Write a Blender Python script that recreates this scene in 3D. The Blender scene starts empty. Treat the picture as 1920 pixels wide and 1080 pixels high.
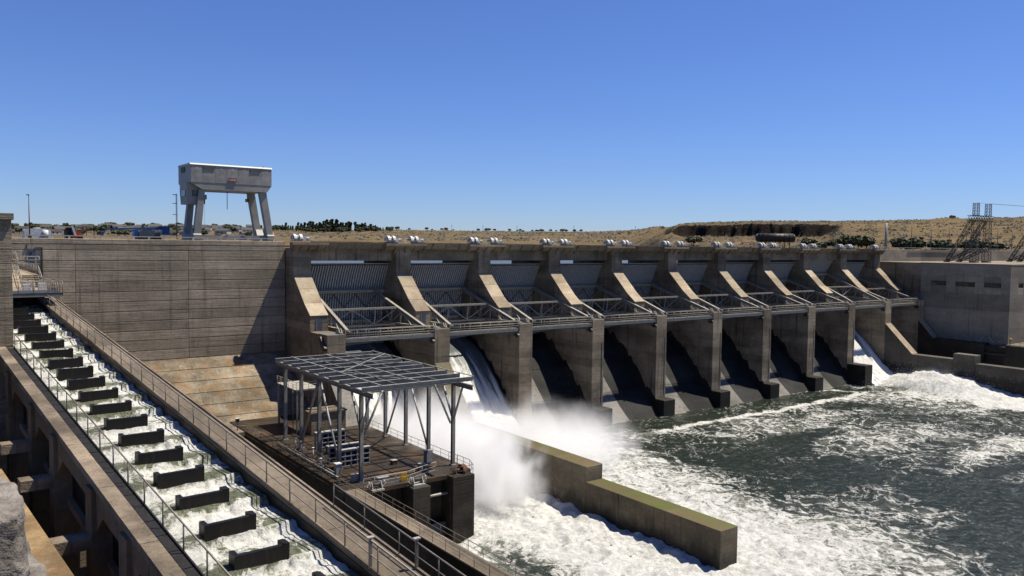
import bpy, bmesh, math, random
import numpy as np
from mathutils import Vector, Matrix
random.seed(7); RNG = np.random.default_rng(11)
sc = bpy.context.scene
col = sc.collection
# ------------------------------------------------------------------ camera
H = 36.0
cam_d = bpy.data.cameras.new('camera'); cam = bpy.data.objects.new('camera', cam_d); col.objects.link(cam)
cam_d.sensor_width = 36.0; cam_d.lens = 36.0*1517/1920; cam_d.clip_start = .1; cam_d.clip_end = 30000
def _ray(x, y): return Vector(((x-960)/1517, -(y-540)/1517, -1.0))
_dy = _ray(-155, 444.5).normalized(); _dx = _ray(3030, 485); _dx = (_dx-_dy*_dx.dot(_dy)).normalized(); _dz = _dx.cross(_dy)
cam.matrix_world = Matrix(((*_dx, 0), (*_dy, 0), (*_dz, H), (0, 0, 0, 1)))
cam_d.dof.use_dof = True; cam_d.dof.focus_distance = 120; cam_d.dof.aperture_fstop = 12
sc.camera = cam
# ------------------------------------------------------------------ sky and sun
SUN = Vector((1.0, -.30, 2.28)).normalized()
elev = math.asin(SUN.z); azim = math.atan2(SUN.x, SUN.y)
w = bpy.data.worlds.new('World'); sc.world = w; w.use_nodes = True
nt = w.node_tree; bg = nt.nodes['Background']
sky = nt.nodes.new('ShaderNodeTexSky'); sky.sky_type = 'NISHITA'; sky.sun_disc = False
sky.sun_elevation = elev; sky.sun_rotation = azim; sky.altitude = 0; sky.air_density = 1.0; sky.dust_density = 0.0; sky.ozone_density = 2.6
tint = nt.nodes.new('ShaderNodeMixRGB'); tint.blend_type = 'MULTIPLY'; tint.inputs[0].default_value = 1; tint.inputs[2].default_value = (.69, .895, 1.47, 1)
nt.links.new(sky.outputs[0], tint.inputs[1]); nt.links.new(tint.outputs[0], bg.inputs[0]); bg.inputs[1].default_value = 0.053
ld = bpy.data.lights.new('sun', 'SUN'); ld.energy = 5.0; ld.angle = math.radians(.53); ld.color = (1, .92, .78)
sun = bpy.data.objects.new('sun', ld); col.objects.link(sun); sun.rotation_euler = SUN.to_track_quat('Z', 'Y').to_euler(); sun.location = (0, 0, 200)
sc.view_settings.view_transform = 'Standard'; sc.view_settings.look = 'None'; sc.view_settings.gamma = 1.0; sc.view_settings.exposure = 0.6
try: sc.view_settings.use_curve_mapping = False
except Exception: pass
sc.cycles.use_denoising = True; sc.cycles.max_bounces = 6; sc.cycles.diffuse_bounces = 3; sc.cycles.glossy_bounces = 3; sc.cycles.transparent_max_bounces = 12; sc.cycles.volume_bounces = 5
sc.cycles.caustics_reflective = False; sc.cycles.caustics_refractive = False; sc.cycles.volume_step_rate = 1.0; sc.cycles.volume_max_steps = 128

# ------------------------------------------------------------------ node helpers and materials
class NT:
    def __init__(s, name):
        s.m = bpy.data.materials.new(name); s.m.use_nodes = True; s.t = s.m.node_tree
        s.b = s.t.nodes['Principled BSDF']; s.out = s.t.nodes['Material Output']
    def new(s, t): return s.t.nodes.new('ShaderNode'+t)
    def lk(s, a, b): s.t.links.new(a, b)
    def put(s, sock, v):
        if hasattr(v, 'links') or hasattr(v, 'is_linked'): s.lk(v, sock)
        else: sock.default_value = v
    def pos(s):
        if not hasattr(s, '_p'): s._p = s.new('NewGeometry')
        return s._p.outputs['Position']
    def normal(s): s.pos(); return s._p.outputs['Normal']
    def rnd(s): return s.new('ObjectInfo').outputs['Random']
    def scl(s, v, k, off=None):
        n = s.new('Mapping'); s.lk(v, n.inputs[0]); n.inputs['Scale'].default_value = k
        if off: n.inputs['Location'].default_value = off
        return n.outputs[0]
    def noise(s, v, scale, detail=4, rough=.55, dist=0.):
        n = s.new('TexNoise'); s.lk(v, n.inputs['Vector']); n.inputs['Scale'].default_value = scale
        n.inputs['Detail'].default_value = detail; n.inputs['Roughness'].default_value = rough; n.inputs['Distortion'].default_value = dist
        return n.outputs[0]
    def math(s, op, a, b=0., clamp=False):
        n = s.new('Math'); n.operation = op; n.use_clamp = clamp; s.put(n.inputs[0], a); s.put(n.inputs[1], b); return n.outputs[0]
    def ms(s, v, a, b, c=0., d=1.):
        n = s.new('MapRange'); n.interpolation_type = 'SMOOTHSTEP'; s.put(n.inputs[0], v)
        for i, x in enumerate((a, b, c, d)): s.put(n.inputs[i+1], x)
        return n.outputs[0]
    def mix(s, f, a, b, mode='MIX'):
        n = s.new('MixRGB'); n.blend_type = mode; s.put(n.inputs[0], f)
        s.put(n.inputs[1], a if not isinstance(a, tuple) else (*a[:3], 1)); s.put(n.inputs[2], b if not isinstance(b, tuple) else (*b[:3], 1)); return n.outputs[0]
    def xyz(s, v):
        n = s.new('SeparateXYZ'); s.lk(v, n.inputs[0]); return n.outputs
    def bump(s, h, dist=.02, strength=1.):
        n = s.new('Bump'); n.inputs['Distance'].default_value = dist; n.inputs['Strength'].default_value = strength; s.lk(h, n.inputs['Height']); return n.outputs[0]

def concrete(name, base, light=1.25, dark=.55, streak=.6, rust=0., moss=0., wetz=None, scale=1., rough=.9, pale=0., board=True):
    n = NT(name); p = n.pos(); px = n.xyz(p)
    big = n.noise(n.scl(p, (.11*scale, .11*scale, .2*scale)), 1., 4, .6)
    c = n.mix(n.ms(big, .32, .7), tuple(x*dark for x in base), tuple(min(1, x*light) for x in base))
    fine = n.noise(p, 2.2*scale, 6, .7)
    c = n.mix(.55, c, n.mix(n.ms(fine, .25, .75), (.35, .35, .35), (.68, .67, .65)), 'OVERLAY')
    st = n.noise(n.scl(p, (1.3*scale, 1.3*scale, .07*scale)), 1., 5, .65, .3)
    c = n.mix(n.math('MULTIPLY', n.ms(st, .52, .72), streak), c, (.035, .031, .027))
    if pale:
        st2 = n.noise(n.scl(p, (.9, .9, .12), (31, 7, 3)), 1., 5, .7)
        c = n.mix(n.math('MULTIPLY', n.ms(st2, .56, .74), pale), c, (.5, .47, .42))
    if rust:
        rn = n.noise(n.scl(p, (.35, .35, .5), (5, 11, 3)), 1., 5, .65)
        c = n.mix(n.math('MULTIPLY', n.ms(rn, .42, .66), rust), c, (.27, .135, .04))
    if moss:
        up = n.ms(n.xyz(n.normal())[2], .5, .9)
        mn = n.noise(n.scl(p, (.25, .12, .25), (3, 1, 0)), 1., 5, .7)
        mm = n.math('MULTIPLY', n.math('MULTIPLY', n.ms(mn, .38, .6), up), moss)
        c = n.mix(n.math('MULTIPLY', up, .75), c, (.13, .085, .04))
        c = n.mix(mm, c, (.10, .125, .02))
    if wetz is not None:
        wn = n.noise(n.scl(p, (.6, .6, .25)), 1., 4, .6)
        wz = n.math('SUBTRACT', px[2], n.math('MULTIPLY', n.math('SUBTRACT', wn, .5), 5.))
        wf = n.ms(wz, wetz-1.2, wetz+1.2, 1., 0.)
        c = n.mix(n.math('MULTIPLY', wf, .78), c, (.022, .02, .016))
    rv = n.ms(n.rnd(), 0., 1., .58, .82)
    hv = n.new('HueSaturation'); n.lk(c, hv.inputs['Color']); n.lk(rv, hv.inputs['Value']); c = hv.outputs[0]
    n.lk(c, n.b.inputs['Base Color']); n.b.inputs['Roughness'].default_value = rough
    n.b.inputs['Specular IOR Level'].default_value = .25
    hgt = n.math('ADD', n.math('MULTIPLY', fine, .6), n.noise(p, 11., 3, .6))
    if board:
        bd = n.noise(n.scl(p, (.15, .15, 5.5)), 1., 2, .5); hgt = n.math('ADD', hgt, n.math('MULTIPLY', bd, 1.2))
    n.lk(n.bump(hgt, .035), n.b.inputs['Normal'])
    return n.m

def paint(name, c, rough=.5, metal=0., wear=.35, wearc=(.12, .09, .07), scale=1.5, spec=.4):
    c = tuple(x*.7 for x in c); n = NT(name); p = n.pos()
    a = n.noise(p, scale, 6, .7); b = n.noise(n.scl(p, (3, 3, .4)), scale, 4, .6)
    k = n.mix(n.ms(a, .3, .75), tuple(x*.78 for x in c), tuple(min(1, x*1.1) for x in c))
    k = n.mix(n.math('MULTIPLY', n.ms(b, .52, .72), wear), k, wearc)
    n.lk(k, n.b.inputs['Base Color']); n.b.inputs['Metallic'].default_value = metal
    n.lk(n.ms(a, .2, .8, max(0, rough-.12), min(1, rough+.15)), n.b.inputs['Roughness'])
    n.b.inputs['Specular IOR Level'].default_value = spec
    n.lk(n.bump(a, .006), n.b.inputs['Normal'])
    return n.m

CB = (.47, .39, .28)
M = {}
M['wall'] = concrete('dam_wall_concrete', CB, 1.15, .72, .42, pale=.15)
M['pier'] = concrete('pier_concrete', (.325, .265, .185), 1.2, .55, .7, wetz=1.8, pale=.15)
M['slope'] = concrete('sunlit_slope_concrete', (.46, .385, .275), 1.2, .75, .25, rust=.3, pale=.2, scale=1.6)  # paler than the pier concrete; sunlight on the slopes put into the colour
M['apron'] = concrete('stained_apron_concrete', (.31, .262, .19), 1.3, .5, .65, rust=.55, pale=.85, scale=2.2)
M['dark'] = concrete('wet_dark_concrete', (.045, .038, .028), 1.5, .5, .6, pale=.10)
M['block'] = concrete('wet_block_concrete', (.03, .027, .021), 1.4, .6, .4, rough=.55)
M['training'] = concrete('training_wall_concrete', (.19, .155, .10), 1.3, .6, .6, moss=.95, wetz=1.6, rough=.7)
M['ladder'] = concrete('ladder_concrete', (.24, .178, .115), 1.25, .6, .6, rust=.2)
M['cap'] = concrete('ladder_cap_concrete', (.28, .225, .165), 1.3, .45, .45, scale=2.5)
M['walk'] = concrete('walkway_concrete', (.245, .20, .15), 1.15, .7, .2, scale=1.4, board=False)
M['ramp'] = concrete('brown_stained_concrete', (.36, .25, .13), 1.35, .55, .35, rust=.4, pale=.45, scale=3.)
M['tower'] = concrete('tower_concrete', (.36, .29, .20), 1.15, .75, .35, pale=.2)
M['power'] = concrete('powerhouse_concrete', (.30, .265, .21), 1.15, .78, .25)
M['deck'] = concrete('deck_concrete', (.33, .275, .20), 1.15, .75, .35)
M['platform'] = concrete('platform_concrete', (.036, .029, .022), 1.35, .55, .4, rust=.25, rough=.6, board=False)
M['chute'] = concrete('sunlit_spillway_concrete', (.19, .178, .158), 1.25, .5, .75, scale=1.2, rough=.6, pale=.3)
M['algae_shade_chute'] = concrete('algae_and_shade_spillway_concrete', (.016, .016, .015), 1.8, .4, .5, scale=1.2, rough=.8, pale=.05)  # algae-dark tone that also carries the painted shade on the chutes
M['gate'] = paint('gate_grey_paint', (.085, .09, .095), .55, 0, .5, (.07, .06, .05))
M['rib'] = paint('rib_grey_paint', (.64, .64, .61), .55, 0, .45, (.10, .09, .08))
M['truss'] = paint('truss_cream_paint', (.42, .385, .31), .5, 0, .45, (.15, .11, .07))
M['galv'] = paint('galvanised_steel', (.42, .415, .39), .5, .15, .3, (.2, .2, .2))
M['dgalv'] = paint('dull_galvanised_steel', (.24, .24, .225), .55, .15, .45, (.12, .1, .08))
M['canopy'] = paint('canopy_steel', (.33, .315, .275), .6, .1, .45, (.10, .07, .05))
M['rail'] = paint('handrail_paint', (.30, .26, .21), .5, .2, .4, (.10, .07, .05))
M['lrail'] = paint('pale_handrail_paint', (.55, .52, .46), .5, .1, .3, (.2, .17, .13))
M['crane'] = paint('crane_grey_paint', (.40, .385, .34), .5, 0, .12, (.22, .18, .14), .5)
M['cranetop'] = paint('crane_roof_white', (.68, .67, .63), .5, 0, .15)
M['white'] = paint('white_paint', (.78, .78, .77), .45, 0, .12, (.4, .38, .35))
M['black'] = paint('black_panel', (.015, .014, .012), .7, 0, .35, (.07, .055, .04), 2.5)
M['wet'] = paint('black_wet_weir', (.010, .009, .0075), .5, 0, .5, (.03, .022, .013), 2.2, .25)
M['blue'] = paint('blue_paint', (.02, .085, .28), .4, 0, .2, (.05, .06, .1))
M['red'] = paint('red_paint', (.55, .06, .02), .4, 0, .2, (.1, .03, .02))
M['yellow'] = paint('yellow_paint', (.62, .38, .03), .45, 0, .2, (.2, .12, .03))
M['grey'] = paint('slate_grey_paint', (.085, .10, .12), .5, 0, .2)
M['bluegrey'] = paint('blue_grey_door', (.10, .125, .16), .5, 0, .3)
M['dkblue'] = paint('dark_blue_steel', (.05, .065, .09), .5, .1, .4)
M['rust'] = paint('rusty_steel', (.16, .07, .035), .75, .1, .5, (.05, .03, .02))
M['tank'] = paint('brown_black_tank', (.045, .036, .03), .55, .1, .3)
M['dark_metal'] = paint('dark_machinery', (.06, .06, .055), .55, .3, .4)
M['asphalt'] = concrete('deck_asphalt', (.10, .095, .085), 1.1, .8, .2, board=False)
M['roofd'] = paint('house_roof', (.10, .095, .09), .8, 0, .1)
M['house'] = paint('house_wall', (.55, .53, .49), .8, 0, .1)
M['bark'] = paint('bark', (.07, .05, .035), .9, 0, .2)
M['sign'] = paint('red_brown_sign', (.30, .07, .045), .5, 0, .2)
def glass():
    n = NT('dark_window_glass'); p = n.pos(); a = n.noise(p, .6, 2)
    n.lk(n.mix(n.ms(a, .3, .7), (.012, .02, .02), (.035, .05, .048)), n.b.inputs['Base Color']); n.b.inputs['Roughness'].default_value = .12
    return n.m
M['glass'] = glass()
def netting():
    n = NT('rail_netting'); p = n.pos()
    d = n.new('BsdfDiffuse'); d.inputs[0].default_value = (.16, .14, .10, 1); t = n.new('BsdfTransparent')
    s = n.new('MixShader'); n.lk(n.ms(n.noise(p, 1.2, 3), .3, .7, .10, .24), s.inputs[0]); n.lk(t.outputs[0], s.inputs[1]); n.lk(d.outputs[0], s.inputs[2]); n.lk(s.outputs[0], n.out.inputs[0])
    return n.m
M['net'] = netting()
def leaves(name, c):
    n = NT(name); p = n.pos(); a = n.noise(p, .45, 3); r = n.rnd()
    k = n.mix(n.ms(a, .35, .65), tuple(x*.55 for x in c), tuple(x*1.35 for x in c))
    hv = n.new('HueSaturation'); n.lk(k, hv.inputs['Color']); n.lk(n.ms(r, 0, 1, .8, 1.2), hv.inputs['Value']); n.lk(hv.outputs[0], n.b.inputs['Base Color'])
    n.b.inputs['Roughness'].default_value = .7; n.b.inputs['Specular IOR Level'].default_value = .2
    return n.m
M['leaf'] = leaves('tree_leaves', (.065, .078, .036)); M['leaf2'] = leaves('dusty_tree_leaves', (.085, .088, .048)); M['sage'] = leaves('sagebrush_leaves', (.06, .055, .038))
# ------------------------------------------------------------------ mesh helpers
ORG = {}
def setp(o, label=None, cat=None, group=None, kind=None):
    if label: o['label'] = label
    if cat: o['category'] = cat
    if group: o['group'] = group
    if kind: o['kind'] = kind
    return o
def thing(name, label, cat, loc=(0, 0, 0), group=None, rz=0.):
    o = bpy.data.objects.new(name, None); col.objects.link(o); o.location = loc; o.rotation_euler = (0, 0, rz); o.empty_display_size = .5
    ORG[o.name] = Vector(loc); return setp(o, label, cat, group)
def org(p):
    while p is not None:
        if p.name in ORG: return ORG[p.name]
        p = p.parent
    return Vector((0, 0, 0))
class MB:
    def __init__(s): s.v = []; s.f = []; s.sm = []
    def add(s, vs, fs, smooth=False):
        k = len(s.v); s.v += [tuple(x) for x in vs]; s.f += [tuple(i+k for i in f) for f in fs]; s.sm += [smooth]*len(fs); return s
    def box(s, x0, x1, y0, y1, z0, z1):
        x0, x1 = min(x0, x1), max(x0, x1); y0, y1 = min(y0, y1), max(y0, y1); z0, z1 = min(z0, z1), max(z0, z1)
        return s.add([(x0, y0, z0), (x1, y0, z0), (x1, y1, z0), (x0, y1, z0), (x0, y0, z1), (x1, y0, z1), (x1, y1, z1), (x0, y1, z1)],
                     [(3, 2, 1, 0), (4, 5, 6, 7), (0, 1, 5, 4), (1, 2, 6, 5), (2, 3, 7, 6), (3, 0, 4, 7)])
    def hexa(s, bot, top):
        return s.add(list(bot)+list(top), [(3, 2, 1, 0), (4, 5, 6, 7), (0, 1, 5, 4), (1, 2, 6, 5), (2, 3, 7, 6), (3, 0, 4, 7)])
    def rings(s, rings, cap=True, smooth=False):
        n = len(rings[0]); k = len(s.v)
        for r in rings: s.v += [tuple(x) for x in r]
        fs = []
        for i in range(len(rings)-1):
            for j in range(n): fs.append((k+i*n+j, k+i*n+(j+1) % n, k+(i+1)*n+(j+1) % n, k+(i+1)*n+j))
        s.f += fs; s.sm += [smooth]*len(fs)
        if cap: s.f += [tuple(k+j for j in reversed(range(n))), tuple(k+(len(rings)-1)*n+j for j in range(n))]; s.sm += [False, False]
        return s
    def prismx(s, pts, x0, x1):          # pts (y,z)
        a = sum(pts[i][0]*pts[(i+1) % len(pts)][1]-pts[(i+1) % len(pts)][0]*pts[i][1] for i in range(len(pts)))
        if a < 0: pts = pts[::-1]
        return s.rings([[(x0, y, z) for y, z in pts], [(x1, y, z) for y, z in pts]])
    def prismy(s, pts, y0, y1):          # pts (x,z)
        a = sum(pts[i][0]*pts[(i+1) % len(pts)][1]-pts[(i+1) % len(pts)][0]*pts[i][1] for i in range(len(pts)))
        if a > 0: pts = pts[::-1]
        return s.rings([[(x, y0, z) for x, z in pts], [(x, y1, z) for x, z in pts]])
    def prismz(s, pts, z0, z1):
        a = sum(pts[i][0]*pts[(i+1) % len(pts)][1]-pts[(i+1) % len(pts)][0]*pts[i][1] for i in range(len(pts)))
        if a < 0: pts = pts[::-1]
        return s.rings([[(x, y, z0) for x, y in pts], [(x, y, z1) for x, y in pts]])
    def _fr(s, p, q, up=(0, 0, 1)):
        p = Vector(p); q = Vector(q); d = (q-p).normalized(); u = Vector(up)
        if abs(d.dot(u)) > .98: u = Vector((0, 1, 0))
        a = d.cross(u).normalized(); b = a.cross(d).normalized(); return p, q, d, a, b
    def tube(s, p, q, r, n=8, r2=None):
        p, q, d, a, b = s._fr(p, q); r2 = r if r2 is None else r2
        f = lambda c, rr: [c+a*math.cos(-t)*rr+b*math.sin(-t)*rr for t in [2*math.pi*i/n for i in range(n)]]
        return s.rings([f(p, r)[::-1], f(q, r2)[::-1]], smooth=n > 5)
    def bar(s, p, q, w_, h_, up=(0, 0, 1)):
        p, q, d, a, b = s._fr(p, q, up); w_ /= 2; h_ /= 2
        f = lambda c: [c-a*w_-b*h_, c+a*w_-b*h_, c+a*w_+b*h_, c-a*w_+b*h_]
        return s.rings([f(p), f(q)])
    def ibeam(s, p, q, w_, h_, t=.04, up=(0, 0, 1)):
        P, Q, d, a, b = s._fr(p, q, up)
        s.bar(P+b*(h_/2-t/2), Q+b*(h_/2-t/2), w_, t, up); s.bar(P-b*(h_/2-t/2), Q-b*(h_/2-t/2), w_, t, up); s.bar(P, Q, t*.8, h_-2*t-.002, up); return s
    def sphere(s, c, r, n=10, m=6, sx=1, sy=1, sz=1):
        rr = []
        for i in range(m+1):
            th = math.pi*(i/m)*.998+.001*math.pi; rr.append([(c[0]+r*sx*math.sin(th)*math.cos(2*math.pi*j/n), c[1]+r*sy*math.sin(th)*math.sin(2*math.pi*j/n), c[2]-r*sz*math.cos(th)) for j in range(n)])
        return s.rings(rr, smooth=True)
    def mesh(s, name, mat, off=Vector((0, 0, 0))):
        me = bpy.data.meshes.new(name); ox, oy, oz = off
        me.from_pydata([(x-ox, y-oy, z-oz) for x, y, z in s.v], [], s.f)
        if any(s.sm): me.polygons.foreach_set('use_smooth', s.sm)
        if mat: me.materials.append(mat if not isinstance(mat, str) else M[mat])
        me.update(); return me
    def build(s, name, mat, parent=None, local=False):
        off = Vector((0, 0, 0)) if (local or parent is None) else org(parent)
        return link(name, s.mesh(name, mat, off), parent)
def link(name, me, parent=None, loc=None):
    o = bpy.data.objects.new(name, me); col.objects.link(o)
    if parent is not None: o.parent = parent
    if loc is not None: o.location = loc
    return o
def dup(o, parent=None, dx=(0, 0, 0)):
    c = o.copy(); col.objects.link(c); c.parent = parent
    if parent is None: c.location = Vector(o.location)+Vector(dx); ORG[c.name] = Vector(c.location)
    for ch in o.children: dup(ch, c)
    return c
def box(name, mat, parent, *a, local=False): return MB().box(*a).build(name, mat, parent, local)
def lift(x0, x1, yf, yb, zs, ch=.05):
    """concrete lift: rectangle x0..x1, yf(z)..yb lofted over zs with chamfered top and bottom edges"""
    f = yf if callable(yf) else (lambda z: yf)
    zz = [zs[0], zs[0]+ch]+list(zs[1:-1])+[zs[-1]-ch, zs[-1]]; rr = []
    for i, z in enumerate(zz):
        k = ch if i in (0, len(zz)-1) else 0.
        rr.append([(x0+k, f(z)+k, z), (x1-k, f(z)+k, z), (x1-k, yb-k, z), (x0+k, yb-k, z)])
    return MB().rings(rr)
def panel_y(x0, x1, y, z0, z1, t=.3, ch=.075, slope=None):
    """wall panel facing -Y with chamfered edges; slope=(y1) gives the y of the top edge when leaning"""
    yt = y if slope is None else slope
    fr = lambda k, dy: [(x0+k, y+dy, z0+k), (x1-k, y+dy, z0+k), (x1-k, yt+dy, z1-k), (x0+k, yt+dy, z1-k)]
    return MB().rings([fr(0, t), fr(0, ch), fr(ch, 0)][::-1])
def panel_x(x, y0, y1, z0, z1, t=.3, ch=.045):
    fr = lambda k, dx: [(x+dx, y0+k, z0+k), (x+dx, y1-k, z0+k), (x+dx, y1-k, z1-k), (x+dx, y0+k, z1-k)]
    return MB().rings([fr(ch, 0), fr(0, ch), fr(0, t)])
_post = {}
def railing(name, label, pts, h=1.05, sp=2.4, r=.03, mat='rail', mids=1, net=False, group=None, parent=None, cat='handrail', local=False, toe=False, posts=True):
    """railing along a polyline of base points; rails are parts, every post a part"""
    pts = [Vector(p) for p in pts]
    if parent is None: t = thing(name, label, cat, pts[0], group); o = pts[0]
    else: t = parent; o = Vector((0, 0, 0)) if local else org(parent)
    pts = [p-o for p in pts]
    for nm, k, rr in [('top_rail', 1., r*1.2)]+[('mid_rail', (i+1)/(mids+1), r*.75) for i in range(mids)]:
        b = MB()
        for p, q in zip(pts, pts[1:]): b.tube(p+Vector((0, 0, h*k)), q+Vector((0, 0, h*k)), rr, 6)
        b.build(nm, mat, t, True)
    if toe:
        b = MB()
        for p, q in zip(pts, pts[1:]): b.bar(p+Vector((0, 0, .08)), q+Vector((0, 0, .08)), .02, .14)
        b.build('toe_board', mat, t, True)
    key = (round(h, 3), r, mat)
    if key not in _post: _post[key] = MB().tube((0, 0, 0), (0, 0, h), r, 6).mesh('post', mat)
    if posts:
        for i, (p, q) in enumerate(zip(pts, pts[1:])):
            n = max(1, round((q-p).length/sp))
            for j in range(n+(1 if i == len(pts)-2 else 0)): link('post', _post[key], t, p.lerp(q, j/n))
    if net:
        b = MB()
        for p, q in zip(pts, pts[1:]):
            z0 = Vector((0, 0, .06)); z1 = Vector((0, 0, h-.05)); b.add([p+z0, q+z0, q+z1, p+z1], [(0, 1, 2, 3)])
        b.build('netting', 'net', t, True)
    return t
# ------------------------------------------------------------------ numpy noise
def vnoise(x, y, seed=0):
    xi = np.floor(x).astype(np.int64); yi = np.floor(y).astype(np.int64); fx = x-xi; fy = y-yi
    fx = fx*fx*fx*(fx*(fx*6-15)+10); fy = fy*fy*fy*(fy*(fy*6-15)+10)
    def hsh(a, b):
        n = (a*374761393+b*668265263+seed*1274126177) & 0xffffffff
        n = ((n ^ (n >> 13))*1274126177) & 0xffffffff
        n = n ^ (n >> 16); return (n & 0xffff)/65535.
    return (hsh(xi, yi)*(1-fx)+hsh(xi+1, yi)*fx)*(1-fy)+(hsh(xi, yi+1)*(1-fx)+hsh(xi+1, yi+1)*fx)*fy
def fbm(x, y, o=4, seed=0, g=.5):
    s = 0.; a = 1.; t = 0.
    for i in range(o): s = s+a*vnoise(x*2**i+i*17.3, y*2**i-i*9.1, seed+i); t += a; a *= g
    return s/t
def sstep(x, a, b): t = np.clip((x-a)/(b-a), 0, 1); return t*t*(3-2*t)
def grid_obj(name, P, mat, attrs=None, parent=None, smooth=True):
    """P array (n,m,3) -> grid mesh"""
    n, m, _ = P.shape; me = bpy.data.meshes.new(name)
    idx = np.arange(n*m).reshape(n, m); q = np.stack([idx[:-1, :-1], idx[:-1, 1:], idx[1:, 1:], idx[1:, :-1]], -1).reshape(-1, 4)
    me.vertices.add(n*m); me.vertices.foreach_set('co', P.reshape(-1).astype(np.float32))
    me.loops.add(q.size); me.loops.foreach_set('vertex_index', q.reshape(-1).astype(np.int32))
    me.polygons.add(len(q)); me.polygons.foreach_set('loop_start', np.arange(0, q.size, 4, dtype=np.int32))
    me.update(calc_edges=True); me.polygons.foreach_set('use_smooth', np.full(len(q), smooth))
    for k, v in (attrs or {}).items():
        at = me.attributes.new(k, 'FLOAT', 'POINT'); at.data.foreach_set('value', v.reshape(-1).astype(np.float32))
    me.materials.append(M[mat]); return link(name, me, parent)
def polydist(x, y, pts):
    d = np.full(x.shape, 1e9)
    for (ax, ay), (bx, by) in zip(pts, pts[1:]):
        vx, vy = bx-ax, by-ay; t = np.clip(((x-ax)*vx+(y-ay)*vy)/(vx*vx+vy*vy), 0, 1); d = np.minimum(d, np.hypot(x-ax-t*vx, y-ay-t*vy))
    return d
# ------------------------------------------------------------------ water materials
def foam_water(name, deep=(.013, .019, .012), foamc=(.60, .598, .565), stretch=(1, 1, 1), sc1=.9, lo=.20, hi=.78, k=1.12, bw=1.0, tint=(.18, .19, .135), fb=.35, fl=.62, spec=.42):
    n = NT(name); p = n.pos(); at = n.new('Attribute'); at.attribute_name = 'foam'; f = at.outputs['Fac']
    v = n.scl(p, stretch)
    n1 = n.noise(v, sc1*.42, 6, .62, 1.3); r1 = n.math('MAXIMUM', n.math('SUBTRACT', 1., n.math('MULTIPLY', n.math('ABSOLUTE', n.math('SUBTRACT', n1, .5)), 15.)), 0.)
    n2 = n.noise(v, sc1*1.5, 6, .65, 1.0); r2 = n.math('MAXIMUM', n.math('SUBTRACT', 1., n.math('MULTIPLY', n.math('ABSOLUTE', n.math('SUBTRACT', n2, .5)), 10.)), 0.)
    b = n.noise(v, sc1*3.6, 6, .72, .7)
    t = n.math('ADD', n.math('MULTIPLY', f, k), n.math('MULTIPLY', n.math('SUBTRACT', b, .5), bw))
    t = n.math('ADD', t, n.math('ADD', n.math('MULTIPLY', r1, .46), n.math('MULTIPLY', r2, .34))); t = n.math('SUBTRACT', t, .46)
    ff = n.ms(t, lo, hi); milky = n.ms(n.math('ADD', f, n.math('MULTIPLY', n.math('SUBTRACT', n1, .5), .8)), .26, .92)
    wc = n.mix(n.math('MULTIPLY', milky, .8), deep, tint)
    n.lk(wc, n.b.inputs['Base Color']); n.b.inputs['Roughness'].default_value = .2; n.b.inputs['IOR'].default_value = 1.33; n.b.inputs['Specular IOR Level'].default_value = spec
    wb = n.noise(v, sc1*2.2, 6, .65, .6)
    n.lk(n.bump(wb, .42), n.b.inputs['Normal'])
    d = n.new('BsdfDiffuse'); fv = n.noise(v, sc1*2.2, 6, .75, .8)
    n.lk(n.mix(n.ms(fv, .32, .66), tuple(x*fl for x in foamc), foamc), d.inputs[0]); n.lk(n.bump(n.math('ADD', b, n.math('MULTIPLY', fv, .35)), fb), d.inputs['Normal'])
    s = n.new('MixShader'); n.lk(ff, s.inputs[0]); n.lk(n.b.outputs[0], s.inputs[1]); n.lk(d.outputs[0], s.inputs[2]); n.lk(s.outputs[0], n.out.inputs[0])
    return n.m
M['tail'] = foam_water('tailwater_foam', sc1=.5, stretch=(.9, .8, 1))
M['lad'] = foam_water('ladder_foam', deep=(.13, .14, .09), foamc=(.63, .63, .585), tint=(.21, .222, .145), fb=.17, fl=.82, spec=.5, sc1=1.1, stretch=(1.1, .7, 1), lo=.12, hi=.66)
def nappe():
    n = NT('falling_water'); p = n.pos(); px = n.xyz(p)
    s1 = n.noise(n.scl(p, (2.2, .12, .12)), 1., 5, .6, .3); s2 = n.noise(n.scl(p, (6., .5, .5)), 1., 5, .65, .4)
    at = n.new('Attribute'); at.attribute_name = 'foam'
    t = n.math('ADD', n.math('MULTIPLY', s1, .6), n.math('MULTIPLY', s2, .4)); t = n.math('ADD', t, n.math('MULTIPLY', n.math('SUBTRACT', at.outputs['Fac'], .5), .6))
    c = n.mix(n.ms(t, .3, .62), (.075, .085, .085), (.56, .55, .51)); n.lk(c, n.b.inputs['Base Color']); n.b.inputs['Roughness'].default_value = .35
    n.lk(n.bump(t, .25), n.b.inputs['Normal']); return n.m
M['nappe'] = nappe()
def lake():
    n = NT('reservoir_water'); p = n.pos(); n.b.inputs['Base Color'].default_value = (.07, .085, .09, 1); n.b.inputs['Roughness'].default_value = .4
    n.lk(n.bump(n.noise(n.scl(p, (.8, .5, 1)), 1., 5, .6), .15), n.b.inputs['Normal']); return n.m
M['lake'] = lake()
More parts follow.
